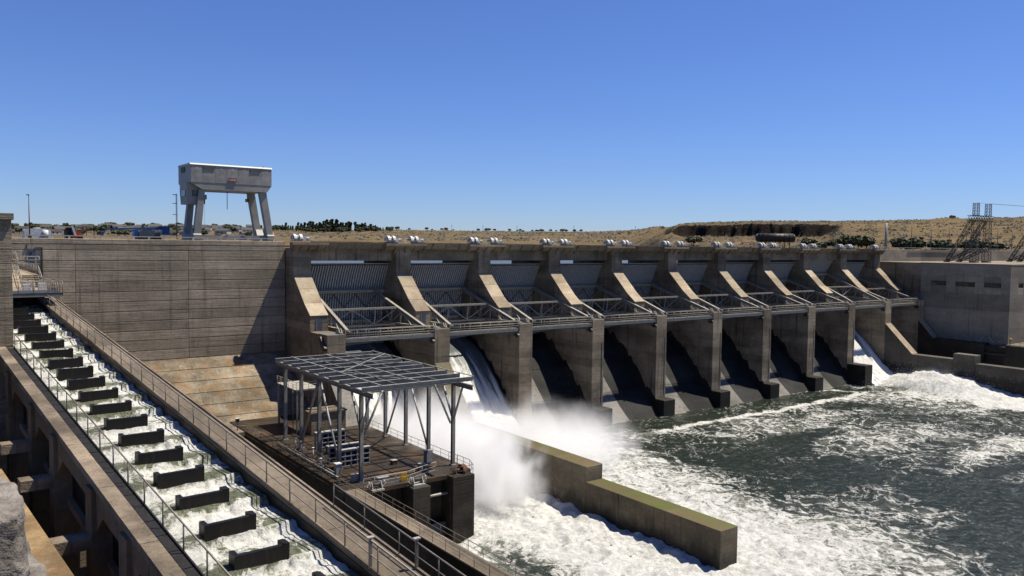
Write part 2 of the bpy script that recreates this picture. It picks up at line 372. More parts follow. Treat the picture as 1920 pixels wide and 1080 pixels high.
def terrain_mat():
    n = NT('dry_grass_hillside'); p = n.pos(); nz = n.xyz(n.normal())[2]
    a = n.noise(p, .012, 6, .65); b = n.noise(p, .09, 6, .7); c_ = n.noise(p, .35, 4, .7)
    k = n.mix(n.ms(a, .35, .65), (.115, .083, .042), (.17, .125, .062)); k = n.mix(n.ms(b, .50, .68), k, (.08, .068, .038)); k = n.mix(n.math('MULTIPLY', n.ms(c_, .55, .7), .6), k, (.038, .036, .02))
    k = n.mix(n.ms(n.noise(p, .03, 4, .6), .56, .7), k, (.17, .092, .053))
    rock = n.ms(nz, .78, .93, 1., 0.); rk = n.mix(n.ms(n.noise(n.scl(p, (.12, .12, .5)), 1., 6, .75), .3, .7), (.006, .0055, .005), (.026, .02, .015))
    k = n.mix(rock, k, rk); n.lk(k, n.b.inputs['Base Color']); n.b.inputs['Roughness'].default_value = 1.; n.b.inputs['Specular IOR Level'].default_value = .1
    n.lk(n.bump(n.math('ADD', b, c_), 2.), n.b.inputs['Normal']); return n.m
M['terrain'] = terrain_mat()
def ground_mat():
    n = NT('gravel_bank'); p = n.pos(); a = n.noise(p, .3, 6, .7)
    n.lk(n.mix(n.ms(a, .3, .7), (.07, .06, .042), (.15, .13, .095)), n.b.inputs['Base Color']); n.b.inputs['Roughness'].default_value = 1.; return n.m
M['ground'] = ground_mat()
M['turb'] = foam_water('ladder_pool', deep=(.02, .025, .015))
# ------------------------------------------------------------------ terrain and waters
AZ = np.array([-40, 4, 6.8, 14.1, 20.5, 22.9, 27.3, 34, 42.6, 45.2, 47.4, 48.8, 50.3, 52.4, 55.8, 60.6, 64.9, 68.5, 80, 110])
TE = np.array([.0120, .0122, .0140, .0168, .0156, .0141, .0164, .0162, .0172, .0204, .0246, .0286, .0300, .0314, .0316, .0323, .0333, .0358, .038, .036])
def terr(az, r):
    te = np.interp(az, AZ, TE); k = sstep(az, 42.5, 49.)
    rr = 2400*(1-k)+1000*k; rs = 1000*(1-k)+430*k
    zr = H+te*rr; t = (r-rs)/(rr-rs); tc = np.clip(t, 0, 1)
    x = r*np.sin(np.radians(az)); y = r*np.cos(np.radians(az))
    z = 31+(zr-31)*(tc**.75)
    # stepped benches and gullies
    n1 = fbm(x/140, y/140, 5, 3); n2 = fbm(x/38, y/38, 4, 9)
    env = np.clip(t*6, 0, 1)*np.clip((1-tc)*5+.12, 0, 1)
    z = z+((n1-.5)*12+(n2-.5)*4.5)*env*(.55+.45*k)
    # basalt cliff band on the near hill
    ck = sstep(az, 46.8, 48.2)*(1-sstep(az, 57.0, 58.6)); rc = 790+(fbm(az*.8, az*0, 4, 5)-.5)*50
    zb = H+.0128*rc-2*(fbm(az*2.3, az*0, 3, 8)-.5); zt = H+(.0262+.0022*sstep(az, 49, 54))*rc
    prof = np.where(r < rc, 31+(zb-31)*np.clip((r-rs)/(rc-rs), 0, 1)**.9, np.where(r < rc+5, zb+(zt-zb)*np.clip((r-rc)/5, 0, 1), zt+(zr-zt)*np.clip((r-rc-5)/(rr-rc-5), 0, 1)**.8))
    prof = prof+(n2-.5)*3*env+(fbm(x/9, y/9, 3, 2)-.5)*.4*np.exp(-((r-rc)/30)**2)
    z = z*(1-ck)+prof*ck
    z = np.where(t > 1, np.minimum(z, zr)-(r-rr)*.0015, z)
    z = np.where(t < 0, 31+np.clip(t, -.2, 0)*30, z); return z
az = np.arange(-40, 110.01, .11)
rad = np.concatenate([np.linspace(300, 690, 30), np.arange(700, 900, 2.5), np.linspace(905, 1100, 28), np.linspace(1120, 2600, 75), np.linspace(2700, 12000, 14)])
Ag, Rg = np.meshgrid(az, rad, indexing='ij'); Zg = terr(Ag, Rg)
P = np.stack([Rg*np.sin(np.radians(Ag)), Rg*np.cos(np.radians(Ag)), Zg], -1)
setp(grid_obj('hills', P, 'terrain'), kind='structure')
def on_terr(a, r): return (r*math.sin(math.radians(a)), r*math.cos(math.radians(a)), float(terr(np.array([a*1.]), np.array([r*1.]))[0]))
gr = MB().add([(-12000, -12000, -6), (12000, -12000, -6), (12000, 12000, -6), (-12000, 12000, -6)], [(0, 1, 2, 3)]).build('ground', 'ground'); setp(gr, kind='structure')
rv = MB().add([(-4000, 152, 31.3), (4000, 152, 31.3), (4000, 2600, 31.3), (-4000, 2600, 31.3), (50, 138.4, 31.3), (236, 138.4, 31.3), (236, 152, 31.3), (50, 152, 31.3)], [(0, 1, 2, 3), (4, 5, 6, 7)]).build('reservoir_water', 'lake'); setp(rv, kind='structure')
# tailwater: fine, choppy, foam-streaked sheet
xs = np.concatenate([np.arange(38.6, 130, .30), np.arange(130, 200, .5), np.arange(200, 360, .9)]); ys = np.concatenate([np.arange(26, 70, .30), np.arange(70, 124, .36)])
X, Y = np.meshgrid(xs, ys, indexing='ij')
wx = X+(fbm(X/14, Y/14, 3, 41)-.5)*14; wy = Y+(fbm(X/14, Y/14, 3, 57)-.5)*14
foam = .20+(fbm(wx/22, wy/9, 4, 21)-.5)*1.05
foam += .22*np.exp(-polydist(wx, wy, [(200, 100), (166, 93), (150, 84), (174, 76), (170, 60)])**2/120)
foam -= .34*np.exp(-polydist(wx, wy, [(112, 84), (124, 72), (123, 52)])**2/90)
behind = sstep(Y, 108.5, 112.)*(X > 112)*(X < 196); foam = foam*(1-behind)+(.13+.25*(fbm(X/9, Y/3, 4, 5)-.5))*behind
foam = np.maximum(foam, .95*np.exp(-polydist(X+(wx-X)*.25, Y+(wy-Y)*.2, [(118, 108.5), (134.4, 109.3), (144.6, 109.4), (157.7, 108.2), (173.7, 107.6), (184.5, 109), (191.1, 110.8)])**2/1.6))
foam = np.maximum(foam, .72*np.exp(-polydist(X, Y+(wy-Y)*.15, [(191, 111), (188.2, 117.1), (177.7, 119.3), (164.6, 119.2)])**2/.8))
Xb = np.interp(Y, [26, 44, 50, 58, 68, 80, 90, 100, 110, 118], [80, 85.5, 88.5, 91, 92, 93, 93.5, 96, 97, 97])
foam = np.maximum(foam, (.40+.30*sstep(wx, Xb+9, Xb-3)+.42*sstep(wx, Xb-3, 76))*sstep(wx, Xb+17, Xb+4))
foam = np.where(X < 73.2, 1.0+.25*(fbm(X/3, Y/3, 3, 4)-.5), foam)
calm = np.exp(-((X-54)/3.5)**2)*sstep(Y, 86, 70)*(X < 60); foam = foam-.75*calm*(X < 73)
Xr = np.interp(Y, [60, 76, 86, 96, 108, 118], [206, 198, 198.5, 201, 203.5, 208])
rf = sstep(wx*.5+X*.5, Xr-2, Xr+4); foam = np.maximum(foam, rf*1.05)
wild = np.clip(foam, 0, 1)
Zw = (fbm(X/4.5, Y/4.5, 4, 77)-.5)*1.0+(fbm(X/1.3, Y/1.3, 3, 88)-.5)*.42
rid = 1-np.abs(2*fbm(wx/3.2, wy/3.2, 4, 31)-1)
Zw = Zw*(.45+.8*wild)+(rid-.75)*.8*wild*wild+(fbm(X/.7, Y/.7, 2, 93)-.5)*.3*wild
hump = rf*np.exp(-((Y-103)/12)**2)*sstep(X, 200, 214); Zw += hump*(3.5+4.2*(fbm(X/6, Y/6, 4, 12)-.4))
lh = (X < 73)*sstep(Y, 78, 100); Zw += lh*1.6*(fbm(X/3.5, Y/3.5, 4, 19)-.3)
Zw *= .35+.65*sstep(Y, 123.5, 117)
setp(grid_obj('river_water', np.stack([X, Y, Zw], -1), 'tail', {'foam': foam}), kind='structure')
Xf, Yf = np.meshgrid(np.linspace(-600, 1600, 45), np.linspace(-1500, 119, 40), indexing='ij')
setp(grid_obj('river_water_downstream', np.stack([Xf, Yf, 0*Xf-1.3], -1), 'tail', {'foam': 0*Xf+.3}), kind='structure')

# ------------------------------------------------------------------ dam: left blank wall
LZ = [16.75, 18.36, 20.0, 21.55, 23.13, 24.74, 26.3, 27.9, 29.5, 31.15, 32.75, 34.35, 35.25]
dw = thing('dam_wall', 'tall blank concrete dam wall with horizontal pour lines beside the fish ladder', 'dam wall', (19, 137.9, 0))
JX = [-14, 2.8, 19.17, 35.59, 51.9]
for a, b in zip(JX, JX[1:]):
    for z0, z1 in zip(LZ, LZ[1:]): panel_y(a, b, 137.9, z0, z1-.03, .35).build('concrete_panel', 'wall', dw)
for a in np.arange(-14, 51.8, 5.47): panel_y(a, min(a+5.47, 51.9), 137.88, 35.25, 36.08, .4, .05).build('parapet_panel', 'wall', dw)
box('wall_core', 'wall', dw, -14, 51.9, 138.2, 141, -4, 35.2)
# sloped apron under the wall
az0, ay0 = 16.72, 137.9
for i in range(6):
    z1 = az0-1.6*i; z0 = z1-1.6; y1 = ay0-2.15*i; y0 = y1-2.15
    for a, b in ((19.17, 35.59), (35.59, 52)): panel_y(a, b, y0, z0, z1, .5, .05, slope=y1).build('apron_panel', 'apron', dw)
MB().prismx([(125, -4), (125, 6.8), (126.0, 7.0), (138.3, 16.4), (138.3, -4)], 2, 51.9).build('apron_core', 'dark', dw)
# door and dark blue vent in the wall
d = box('door', 'bluegrey', dw, 12.95, 13.9, 137.80, 137.93, 32.42, 34.5); box('door_window', 'glass', d, 13.25, 13.55, 137.77, 137.797, 33.7, 34.1)
box('pipe', 'dark_metal', dw, 14.75, 14.9, 137.72, 137.88, 29.6, 34.6); box('pipe', 'dark_metal', dw, 13.9, 14.9, 137.72, 137.88, 34.6, 34.72); box('pipe', 'dark_metal', dw, 12.86, 12.94, 137.74, 137.88, 34.5, 35.2)
# deck road on top of the dam
dk = box('dam_road', 'asphalt', None, -120, 52, 138.5, 153, 34.6, 35.75); setp(dk, kind='structure')
dk2 = box('dam_road', 'asphalt', None, 241, 520, 138.5, 153, 31, 35.7); setp(dk2, kind='structure')
ab = box('abutment_fill', 'ground', None, -120, 52, 141.2, 170, -5.5, 34.55); setp(ab, kind='structure')

# ------------------------------------------------------------------ spillway piers
def RE(k): return 55.2 if k == 0 else 74.93+18.3*(k-1)
def LE(k): return 52.0 if k == 0 else RE(k)-3.05
FY = lambda z: float(np.interp(z, [21.2, 21.201, 23.8, 25.7, 30.2, 36], [120.2, 127.0, 127.0, 129.6, 134.35, 134.35]))
FY0 = lambda z: 120.2
PIERS = {}
ORD = ['', 'first', 'second', 'third', 'fourth', 'fifth', 'sixth', 'seventh', 'eighth', 'ninth', 'tenth', 'eleventh']
for k in range(11):
    x0, x1 = LE(k), RE(k)
    lab = 'concrete spillway pier with sunlit sloping face, %s from the blank dam wall' % ORD[k+1]
    p = thing('spillway_pier', lab, 'pier', (x0, 120.2, 0), 'spillway piers')
    PIERS[k] = p
    zz = [-5.5, -3]+[2+1.6*i for i in range(12)]+[21.2]
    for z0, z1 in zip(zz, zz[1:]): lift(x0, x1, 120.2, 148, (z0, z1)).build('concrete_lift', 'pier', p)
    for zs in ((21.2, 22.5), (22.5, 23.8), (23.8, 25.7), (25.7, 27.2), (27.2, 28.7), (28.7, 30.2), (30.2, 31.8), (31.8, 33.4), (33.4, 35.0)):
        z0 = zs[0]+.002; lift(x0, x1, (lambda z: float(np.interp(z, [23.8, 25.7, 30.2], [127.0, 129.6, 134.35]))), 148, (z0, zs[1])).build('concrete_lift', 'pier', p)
    # bright sloping face slabs
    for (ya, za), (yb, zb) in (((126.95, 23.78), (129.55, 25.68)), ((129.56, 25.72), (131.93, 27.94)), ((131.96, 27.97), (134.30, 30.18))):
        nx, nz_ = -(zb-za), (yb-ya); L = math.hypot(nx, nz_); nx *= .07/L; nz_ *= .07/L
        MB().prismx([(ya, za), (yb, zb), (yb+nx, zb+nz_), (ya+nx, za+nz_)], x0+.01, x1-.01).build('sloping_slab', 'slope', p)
    # doorway in the pedestal and trunnion brackets
    d = box('door', 'bluegrey', p, x0+1.15, x0+2.1, 126.93, 126.995, 21.22, 23.25); box('door_frame', 'galv', d, x0+1.08, x0+1.148, 126.91, 126.99, 21.22, 23.32)
    for xx in (x0+.25, x1-.75) if 0 < k < 10 else ((x1-.75,) if k == 0 else (x0+.25,)):
        b = MB(); b.box(xx, xx+.5, 120.6, 122.4, 21.2, 21.5); b.prismx([(120.9, 21.5), (122.2, 21.5), (121.8, 22.1), (121.3, 22.1)], xx, xx+.12); b.prismx([(120.9, 21.5), (122.2, 21.5), (121.8, 22.1), (121.3, 22.1)], xx+.38, xx+.5); b.tube((xx-.05, 121.55, 21.75), (xx+.55, 121.55, 21.75), .18, 10)
        b.build('trunnion_bracket', 'truss', p)
    MB().box(x0+.02, x1-.02, 120.25, 123.4, 21.21, 21.26).build('bearing_plate', 'dgalv', p)
    # dark steel anchor hook on the downstream side of each trunnion
    b = MB(); b.prismx([(120.0, 19.2), (121.9, 20.9), (122.6, 20.6), (121.4, 19.0), (120.6, 18.7)], x0-.45, x0-.03); b.build('trunnion_arm', 'dark_metal', p)
    if 2 < k < 9: box('slot', 'dark_metal', p, x1-.62, x1-.42, 120.16, 120.199, 4.2, 16.5)
    if k in (3, 4, 5, 6, 7): lift(x0-.15, x1+.2, 117.5, 120.15, (-5.5, 3.45), .08).build('base_block', 'block', p)
    if k == 8: lift(x0-.15, x1+.2, 114.9, 120.15, (-5.5, 5.4), .08).build('base_block', 'block', p)
# ------------------------------------------------------------------ training walls below three of the piers
def training(label, k, segs, slope_to, mat):
    x0, x1 = LE(k)-.001, RE(k)+.001; t = thing('training_wall', label, 'wall', (x0, segs[-1][1], 0))
    if slope_to: MB().prismx([(120.15, -5.5), (120.15, 15.2), (slope_to[0], slope_to[1]), (slope_to[0], -5.5)], x0+.02, x1-.02).build('sloping_segment', mat, t); MB().prismx([(120.15, 15.23), (120.15, 15.3), (slope_to[0], slope_to[1]+.1), (slope_to[0], slope_to[1]+.03)], x0+.05, x1-.05).build('sloping_cap', 'slope' if k > 5 else 'training', t)
    for (ya, yb, zt) in segs:
        ch = .06; f = lambda kk, y: [(x0+kk, y, -5.5), (x1-kk, y, -5.5), (x1-kk, y, zt-kk), (x0+kk, y, zt-kk)]
        MB().rings([f(ch, yb+.01), f(0, yb+ch), f(0, ya-ch), f(ch, ya-.01)]).build('wall_segment', mat, t)
    return t
training('stepped concrete training wall with mossy green top between white water', 1, [(112.3, 103, 6.25), (103, 94.1, 6.25), (94.1, 87.2, 6.25), (87.2, 80.5, 6.25), (80.5, 74.2, 4.22), (74.2, 66.1, 4.22), (66.1, 57.75, 4.22)], (112.3, 6.25), 'training')
M['training2'] = concrete('pale_training_wall_concrete', (.115, .104, .085), 1.2, .7, .4, wetz=4.2, rough=.7)
training('low concrete training wall with raised block beside the powerhouse channel', 9, [(112.3, 101.4, 7.45), (101.4, 95.9, 9.0), (95.9, 84, 6.9), (84, 70, 6.9), (70, 55, 6.9)], (112.3, 7.45), 'training2')
# ------------------------------------------------------------------ spillway chutes and falling water
OG = [(147, 12.0), (143, 15.0), (140.5, 15.6), (138, 15.6), (135.5, 14.9), (133, 13.6), (130, 11.3), (127, 8.4), (124, 5.2), (121.5, 2.6), (118.5, .1), (115, -1.6), (110, -2.2)]
for k in range(1, 11):
    xa, xb = RE(k-1)+.02, LE(k)-.02
    yy = np.linspace(140, 119, 60); oz = np.interp(-yy, [-p_[0] for p_ in OG], [p_[1] for p_ in OG]); tz = oz+1.3+1.5*np.array([vnoise(np.array([y_*1.3+k*7]), np.array([k*3.3]), 3)[0] for y_ in yy])
    bnd = MB().prismx([(y_, z_) for y_, z_ in zip(yy, oz-.3)]+[(y_, z_) for y_, z_ in zip(yy[::-1], tz[::-1])], LE(k)-.022, LE(k)-.006); bnd.build('algae_band', 'algae_shade_chute', PIERS[k])
    st = {1: 'hidden by white falling water next to the blank dam wall', 2: 'under a broad sheet of falling water', 9: 'under a narrow rush of water near the powerhouse', 10: 'dry, between the two walls beside the powerhouse'}.get(k, 'dry and shaded, %s from the blank dam wall' % ORD[k])
    t = thing('spillway_chute', 'curved concrete spillway chute ' + st, 'spillway', (xa, 120, 0), 'spillway chutes')
    xm = xb-9.2  # colour split at the cast shadow's edge: sunlit tone left, shade tone right
    MB().prismx(OG[:7]+[(129.3, 10.62), (129.3, -5.5), (147, -5.5)], xa, xb).build('upper_chute', 'algae_shade_chute', t)
    for x0, x1, mt in ((xa, xm, 'chute'), (xm+.004, xb, 'algae_shade_chute')):
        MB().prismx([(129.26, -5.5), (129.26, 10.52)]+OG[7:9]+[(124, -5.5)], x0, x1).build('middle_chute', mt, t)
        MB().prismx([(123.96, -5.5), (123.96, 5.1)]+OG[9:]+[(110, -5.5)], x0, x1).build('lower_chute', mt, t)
def nappe_obj(k, label, h0, top, xo=(0, 0), sub=.3, jag=0.):
    xa, xb = RE(k-1)+.05+xo[0], LE(k)-.05-xo[1]; nx = int((xb-xa)/.22); og = np.array([p for p in OG if p[0] <= top])
    yy = np.linspace(og[0, 0], 112, 90); zz = np.interp(-yy, -og[:, 0], og[:, 1])
    gx, gy = np.meshgrid(np.linspace(xa, xb, nx), yy, indexing='ij'); gz = np.broadcast_to(zz, gx.shape).copy()
    s = (og[0, 0]-gy)/(og[0, 0]-112); edge = np.minimum(gx-xa, xb-gx)
    n = (fbm(gx/.8, gy/9, 4, 61+k)-.5); n2 = (fbm(gx/.5, gy/1.2, 4, 62+k)-.5)
    th = h0*(1-.35*s)+n*.8*s+n2*.9*s*s; th = th*np.clip(edge/.6+.15+jag*(fbm(gx/1, gy/2, 3, 5)-.5), .02, 1)
    gz = gz+th*1.0; gy2 = gy-th*.75*np.clip(s*2, 0, 1)
    fo = .05+.85*sstep(s, .05, .8)+n*.9+n2*.5*s
    o = grid_obj('falling_water', np.stack([gx, gy2, gz], -1), 'nappe', {'foam': fo}); return setp(o, label, 'water', kind='stuff')
nappe_obj(1, 'white falling water in the bay next to the blank dam wall', 1.3, 139)
nappe_obj(2, 'broad sheet of falling water streaming down behind the steel canopy', 1.5, 139)
nappe_obj(9, 'narrow rush of white water down the bay near the powerhouse', 2.4, 138, (0, .4))
# ------------------------------------------------------------------ bridge spans between the piers
for k in range(1, 11):
    xa, xb = RE(k-1)+.005, LE(k)-.005
    t = thing('bridge_span', 'concrete road span over the %s spillway bay from the blank dam wall' % ORD[k], 'bridge', (xa, 134.4, 32.7), 'road spans over the spillway')
    box('girder', 'pier', t, xa, xb, 135.6, 136.4, 32.72, 34.85); box('girder', 'pier', t, xa, xb, 141.5, 142.3, 32.72, 34.85)
    box('road_slab', 'deck', t, xa-1.5, xb+1.5, 134.5, 148.4, 35.02, 35.4)
    MB().prismx([(134.95, 34.87), (134.55, 34.87), (133.75, 36.0), (134.35, 36.0)], xa, xb).build('parapet', 'deck', t)
    MB().prismx([(133.62, 36.01), (134.45, 36.01), (134.45, 36.16), (133.62, 36.16)], xa, xb).build('coping', 'cap', t)
    for i in range(5):
        xx = xa+(i+.5)*(xb-xa)/5; MB().prismx([(134.5, 34.6), (134.54, 34.86), (133.74, 35.98), (133.55, 35.98)], xx-.08, xx+.08).build('bracket', 'pier', t)
# ------------------------------------------------------------------ radial gates
GY, GZ, GR = 121.5, 21.3, 19.35
def arc(r, a): return (r*math.cos(math.radians(a)), r*math.sin(math.radians(a)))
def make_gate(W):
    g = thing('radial_gate', '', 'gate', (0, GY, GZ), 'ribbed radial spillway gates'); A0, A1 = -17.2, 33.0
    out = [arc(GR, A0+(A1-A0)*i/22) for i in range(23)]; inn = [arc(GR-.06, A1-(A1-A0)*i/22) for i in range(23)]
    MB().prismx(out+inn, .06, W-.06).build('skin_plate', 'gate', g, True)
    rb = MB(); n = 16
    rb.rings([[(-.04, *arc(GR-.062, a)), (.04, *arc(GR-.062, a)), (.04, *arc(GR-.36, a)), (.115, *arc(GR-.361, a)), (.115, *arc(GR-.42, a)), (-.115, *arc(GR-.42, a)), (-.115, *arc(GR-.361, a)), (-.04, *arc(GR-.36, a))] for a in [A0+(A1-.3-A0)*i/n for i in range(n+1)]])
    rm = rb.mesh('rib', 'rib'); N = 34
    for i in range(N): link('rib', rm, g, ((i+.5)*W/N, 0, 0))
    y, z = arc(GR, A1); MB().box(.05, W-.05, y-.75, y+.02, z+.003, z+.16).build('top_beam', 'lrail', g, True)
    for a in (17.5, -1., -14.):
        y, z = arc(GR-1.0, a); e = MB(); e.ibeam((.25, y, z), (W-.25, y, z), .55, .95, .07, up=(0, math.cos(math.radians(a)), math.sin(math.radians(a)))); e.build('girder', 'truss', g, True)
    ends = [(17.5, GR-1.4), (-1., GR-1.4), (-14., GR-1.4)]
    for s in (0, 1):
        xt = 1.0 if s == 0 else W-1.0; xg = 1.9 if s == 0 else W-2.3
        for a, r in ends:
            y, z = arc(r, a); b = MB(); b.ibeam((xt, .3*math.cos(math.radians(a)), .3*math.sin(math.radians(a))), (xg, y, z), .5, .62, .08); b.build('arm', 'truss', g, True)
        for fr in (.45, .62, .82):
            ya, za = arc(ends[0][1]*fr, 17.5); yb, zb = arc(ends[1][1]*fr, -1.); yc, zc = arc(ends[2][1]*fr, -14.); xx = xt+(xg-xt)*fr
            MB().bar((xx, ya, za-.2), (xx, yb, zb+.2), .22, .22, (1, 0, 0)).build('strut', 'truss', g, True)
            MB().bar((xx, yb, zb-.2), (xx, yc, zc+.2), .22, .22, (1, 0, 0)).build('strut', 'truss', g, True)
        for fa, fb in ((.45, .25), (.45, .62), (.82, .62)):
            ya, za = arc(ends[0][1]*fa, 17.5); yb, zb = arc(ends[1][1]*fb, -1.)
            MB().bar((xt+(xg-xt)*fa, ya, za-.25), (xt+(xg-xt)*fb, yb, zb+.2), .16, .16, (1, 0, 0)).build('diagonal', 'truss', g, True)
        MB().tube((xt-.35, 0, 0), (xt+.35, 0, 0), .42, 12).build('trunnion_hub', 'dark_metal', g, True)
    # cross frame between the arms
    fr = .52; y1, z1 = arc(ends[0][1]*fr, 17.5); y2, z2 = arc(ends[1][1]*fr, -1.); xl, xr = 1.5, W-1.75
    MB().bar((xl, y1, z1+.1), (xr, y1, z1+.1), .36, .36).build('cross_beam', 'truss', g, True); MB().bar((xl, y2, z2), (xr, y2, z2), .30, .30).build('cross_beam', 'truss', g, True)
    q = [xl+(xr-xl)*i/3 for i in range(4)]
    for i in (1, 2): MB().bar((q[i], y1, z1-.05), (q[i], y2, z2+.15), .18, .18, (1, 0, 0)).build('strut', 'truss', g, True)
    for i in range(3):
        a, b = ((q[i], y2+.02, z2+.15), (q[i+1], y1+.02, z1-.05)) if i % 2 == 0 else ((q[i], y1+.02, z1-.05), (q[i+1], y2+.02, z2+.15))
        MB().bar(a, b, .14, .14).build('diagonal', 'truss', g, True)
    for i in range(3):
        a, b = ((q[i], arc(GR-1.5, 17.5)[0], arc(GR-1.5, 17.5)[1]-.5), (q[i+1], arc(GR-1.5, -1)[0], arc(GR-1.5, -1)[1]+.5))
        MB().bar(a, b, .14, .14).build('diagonal', 'gate', g, True); MB().bar((b[0], a[1]-.15, a[2]), (a[0], b[1]-.15, b[2]), .14, .14).build('diagonal', 'gate', g, True)
    return g
g0 = make_gate(15.25)
for k in range(1, 11):
    g = g0 if k == 1 else dup(g0)
    g.location = (RE(k-1), GY, GZ); ORG[g.name] = Vector(g.location)
    if k == 1: g.scale = ((LE(1)-RE(0))/15.25, 1, 1)
    op = {1: 4.2, 2: 4.2, 9: 6.0, 8: 0.5}.get(k, 0.); g.rotation_euler = (math.radians(op-(0 if k not in (1, 2) else 3.4)), 0, 0)
    g['label'] = 'ribbed grey radial gate, %s from the blank dam wall%s' % (ORD[k], ', raised higher than the rest' if k == 9 else '')
# ------------------------------------------------------------------ steel service walkway across each bay in front of the gates
for k in range(1, 11):
    xa, xb = RE(k-1)+.1, LE(k)-.1
    t = thing('gate_walkway', 'steel railed walkway in front of the %s spillway gate from the blank dam wall' % ORD[k], 'walkway', (xa, 120.6, 20.3), 'walkways in front of the spillway gates')
    box('walkway_deck', 'dgalv', t, xa, xb, 120.35, 121.5, 20.42, 20.5)
    MB().ibeam((xa, 120.4, 20.15), (xb, 120.4, 20.15), .25, .5, .04).build('edge_beam', 'truss', t)
    b = MB()
    pts = [(120.7, 19.35+.0), (121.4, 19.6), (121.4, 20.1), (120.7, 20.1)]
    for i in range(12):
        u0, u1 = i/12, (i+1)/12; s0, s1 = .55*math.sin(math.pi*u0), .55*math.sin(math.pi*u1)
        b.rings([[(xa+(xb-xa)*u, 120.75, 19.55+s-.35), (xa+(xb-xa)*u, 121.3, 19.55+s-.35), (xa+(xb-xa)*u, 121.3, 20.35), (xa+(xb-xa)*u, 120.75, 20.35)][::-1] for u, s in ((u0, s0), (u1, s1))])
    b.build('haunched_girder', 'gate', t)
    railing('', '', [(xa, 120.36, 20.5), (xb, 120.36, 20.5)], 1.3, 2.1, .05, 'truss', 2, parent=t)
    railing('', '', [(xa, 121.5, 20.5), (xb, 121.5, 20.5)], 1.3, 3.8, .04, 'truss', 1, parent=t)
# ------------------------------------------------------------------ hoists on the deck over each pier
def hoist_parts(t, x, y, z, s=1, mat='white'):
    b = MB(); n = 12
    for x0 in (x-.1, x+.95):
        prof = [(y-.98*math.cos(math.pi*i/n), z+.25+.95*math.sin(math.pi*i/n)) for i in range(n+1)]+[(y+.78*math.cos(math.pi*i/n), z+.25+.72*math.sin(math.pi*i/n)) for i in range(n+1)]
        b.prismx(prof, x0, x0+.5)
    b.build('drum_cover', mat, t)
    MB().tube((x+.3, y, z+.5), (x+1.05, y, z+.5), .55, 14).build('rope_drum', 'galv', t)
    MB().box(x+1.5, x+2.1, y-.55, y+.55, z+.05, z+.85).build('gearbox', mat, t); MB().tube((x+2.12, y, z+.42), (x+2.9, y, z+.42), .3, 10).build('motor', 'galv', t)
    MB().box(x-.2, x+2.9, y-.7, y+.7, z+.0, z+.1).build('base_frame', 'galv', t)
for k in range(11):
    xc = (LE(k)+RE(k))/2; lo, hi = (-2.2, 4.4) if k == 0 else (-4.2, 4.4) if k < 10 else (-3.6, 2.2)
    t = thing('hoist_platform', 'hoist platform with grey rails above the %s spillway pier from the blank dam wall' % ORD[k+1], 'platform', (xc, 133.6, 35), 'hoist platforms on the dam')
    MB().prismx([(134.4, 34.7), (134.4, 35.95), (133.1, 35.95), (133.1, 35.55)], xc+lo, xc+hi).build('slab', 'deck', t)
    for xx in np.linspace(xc+lo+.3, xc+hi-.3, 5): MB().prismx([(134.35, 34.1), (134.35, 34.68), (133.2, 35.5), (133.2, 35.3)], xx-.1, xx+.1).build('bracket', 'pier', t)
    railing('', '', [(xc+lo, 133.15, 35.95), (xc+hi, 133.15, 35.95)], .95, 1.6, .035, 'galv', 1, parent=t)
    for s, x in (((1, xc-1.7),) if k == 0 else ((0, xc-3.6), (1, xc+1.2)) if k < 10 else ((0, xc-3.2),)):
        h = thing('gate_hoist', 'white drum hoist on the %s side of the platform above the %s spillway pier' % ('dam wall' if s == 0 else 'powerhouse', ORD[k+1]), 'hoist', (x, 134.2, 35.95), 'gate hoists on the dam')
        hoist_parts(h, x, 134.2, 36.17, 1, 'white' if (k+s) % 3 else 'cranetop')
# ------------------------------------------------------------------ fish ladder (local frame: x across, y upstream, z up)
P0 = Vector((11.03, 29.0, 24.66)); RZ = math.radians(3.263); SL = .09295; PIT = 3.06
lz = lambda a, h: SL*a+h
fl = thing('fish_ladder', 'concrete fish ladder with black weirs stepping down beside the dam', 'fish ladder', P0, None, RZ)
def sloped(name, mat, x0, x1, a0, a1, h0, h1, parent=None, ch=0.):
    b = MB(); b.hexa([(x0, a0, lz(a0, h0)), (x1, a0, lz(a0, h0)), (x1, a1, lz(a1, h0)), (x0, a1, lz(a1, h0))], [(x0, a0, lz(a0, h1)), (x1, a0, lz(a0, h1)), (x1, a1, lz(a1, h1)), (x0, a1, lz(a1, h1))])
    return b.build(name, mat, parent or fl, True)
for i in range(13):
    a0 = -18+6.12*i; a1 = a0+6.11
    sloped('walkway_slab', 'walk', 1.62, 3.0, a0, a1-.03, -.22, 0.)
    sloped('wall_cap', 'cap', -4.65, -4.0, a0+2, a1+2-.03, -.2, .12)
sloped('right_wall', 'wet', 1.6, 2.9, -18, 61, -3.4, -.24); sloped('curb', 'cap', 1.56, 1.66, -18, 59, -.06, .09); sloped('curb', 'cap', 2.94, 3.04, -18, 59, -.06, .09)
sloped('left_wall', 'wet', -3.95, -3.4, -18, 61, -3.4, -.12); sloped('floor_slab', 'ladder', -4.2, 2.95, -18, 61, -3.8, -3.41)
for i in range(52):
    a0 = -18+1.5*i
    if a0 < 39: sloped('gutter_cover', 'black', -3.99, -3.5, a0+.03, a0+1.47, -.1, -.02)
sloped('edge_angle', 'black', -3.5, -3.44, -18, 39, -.1, .06)
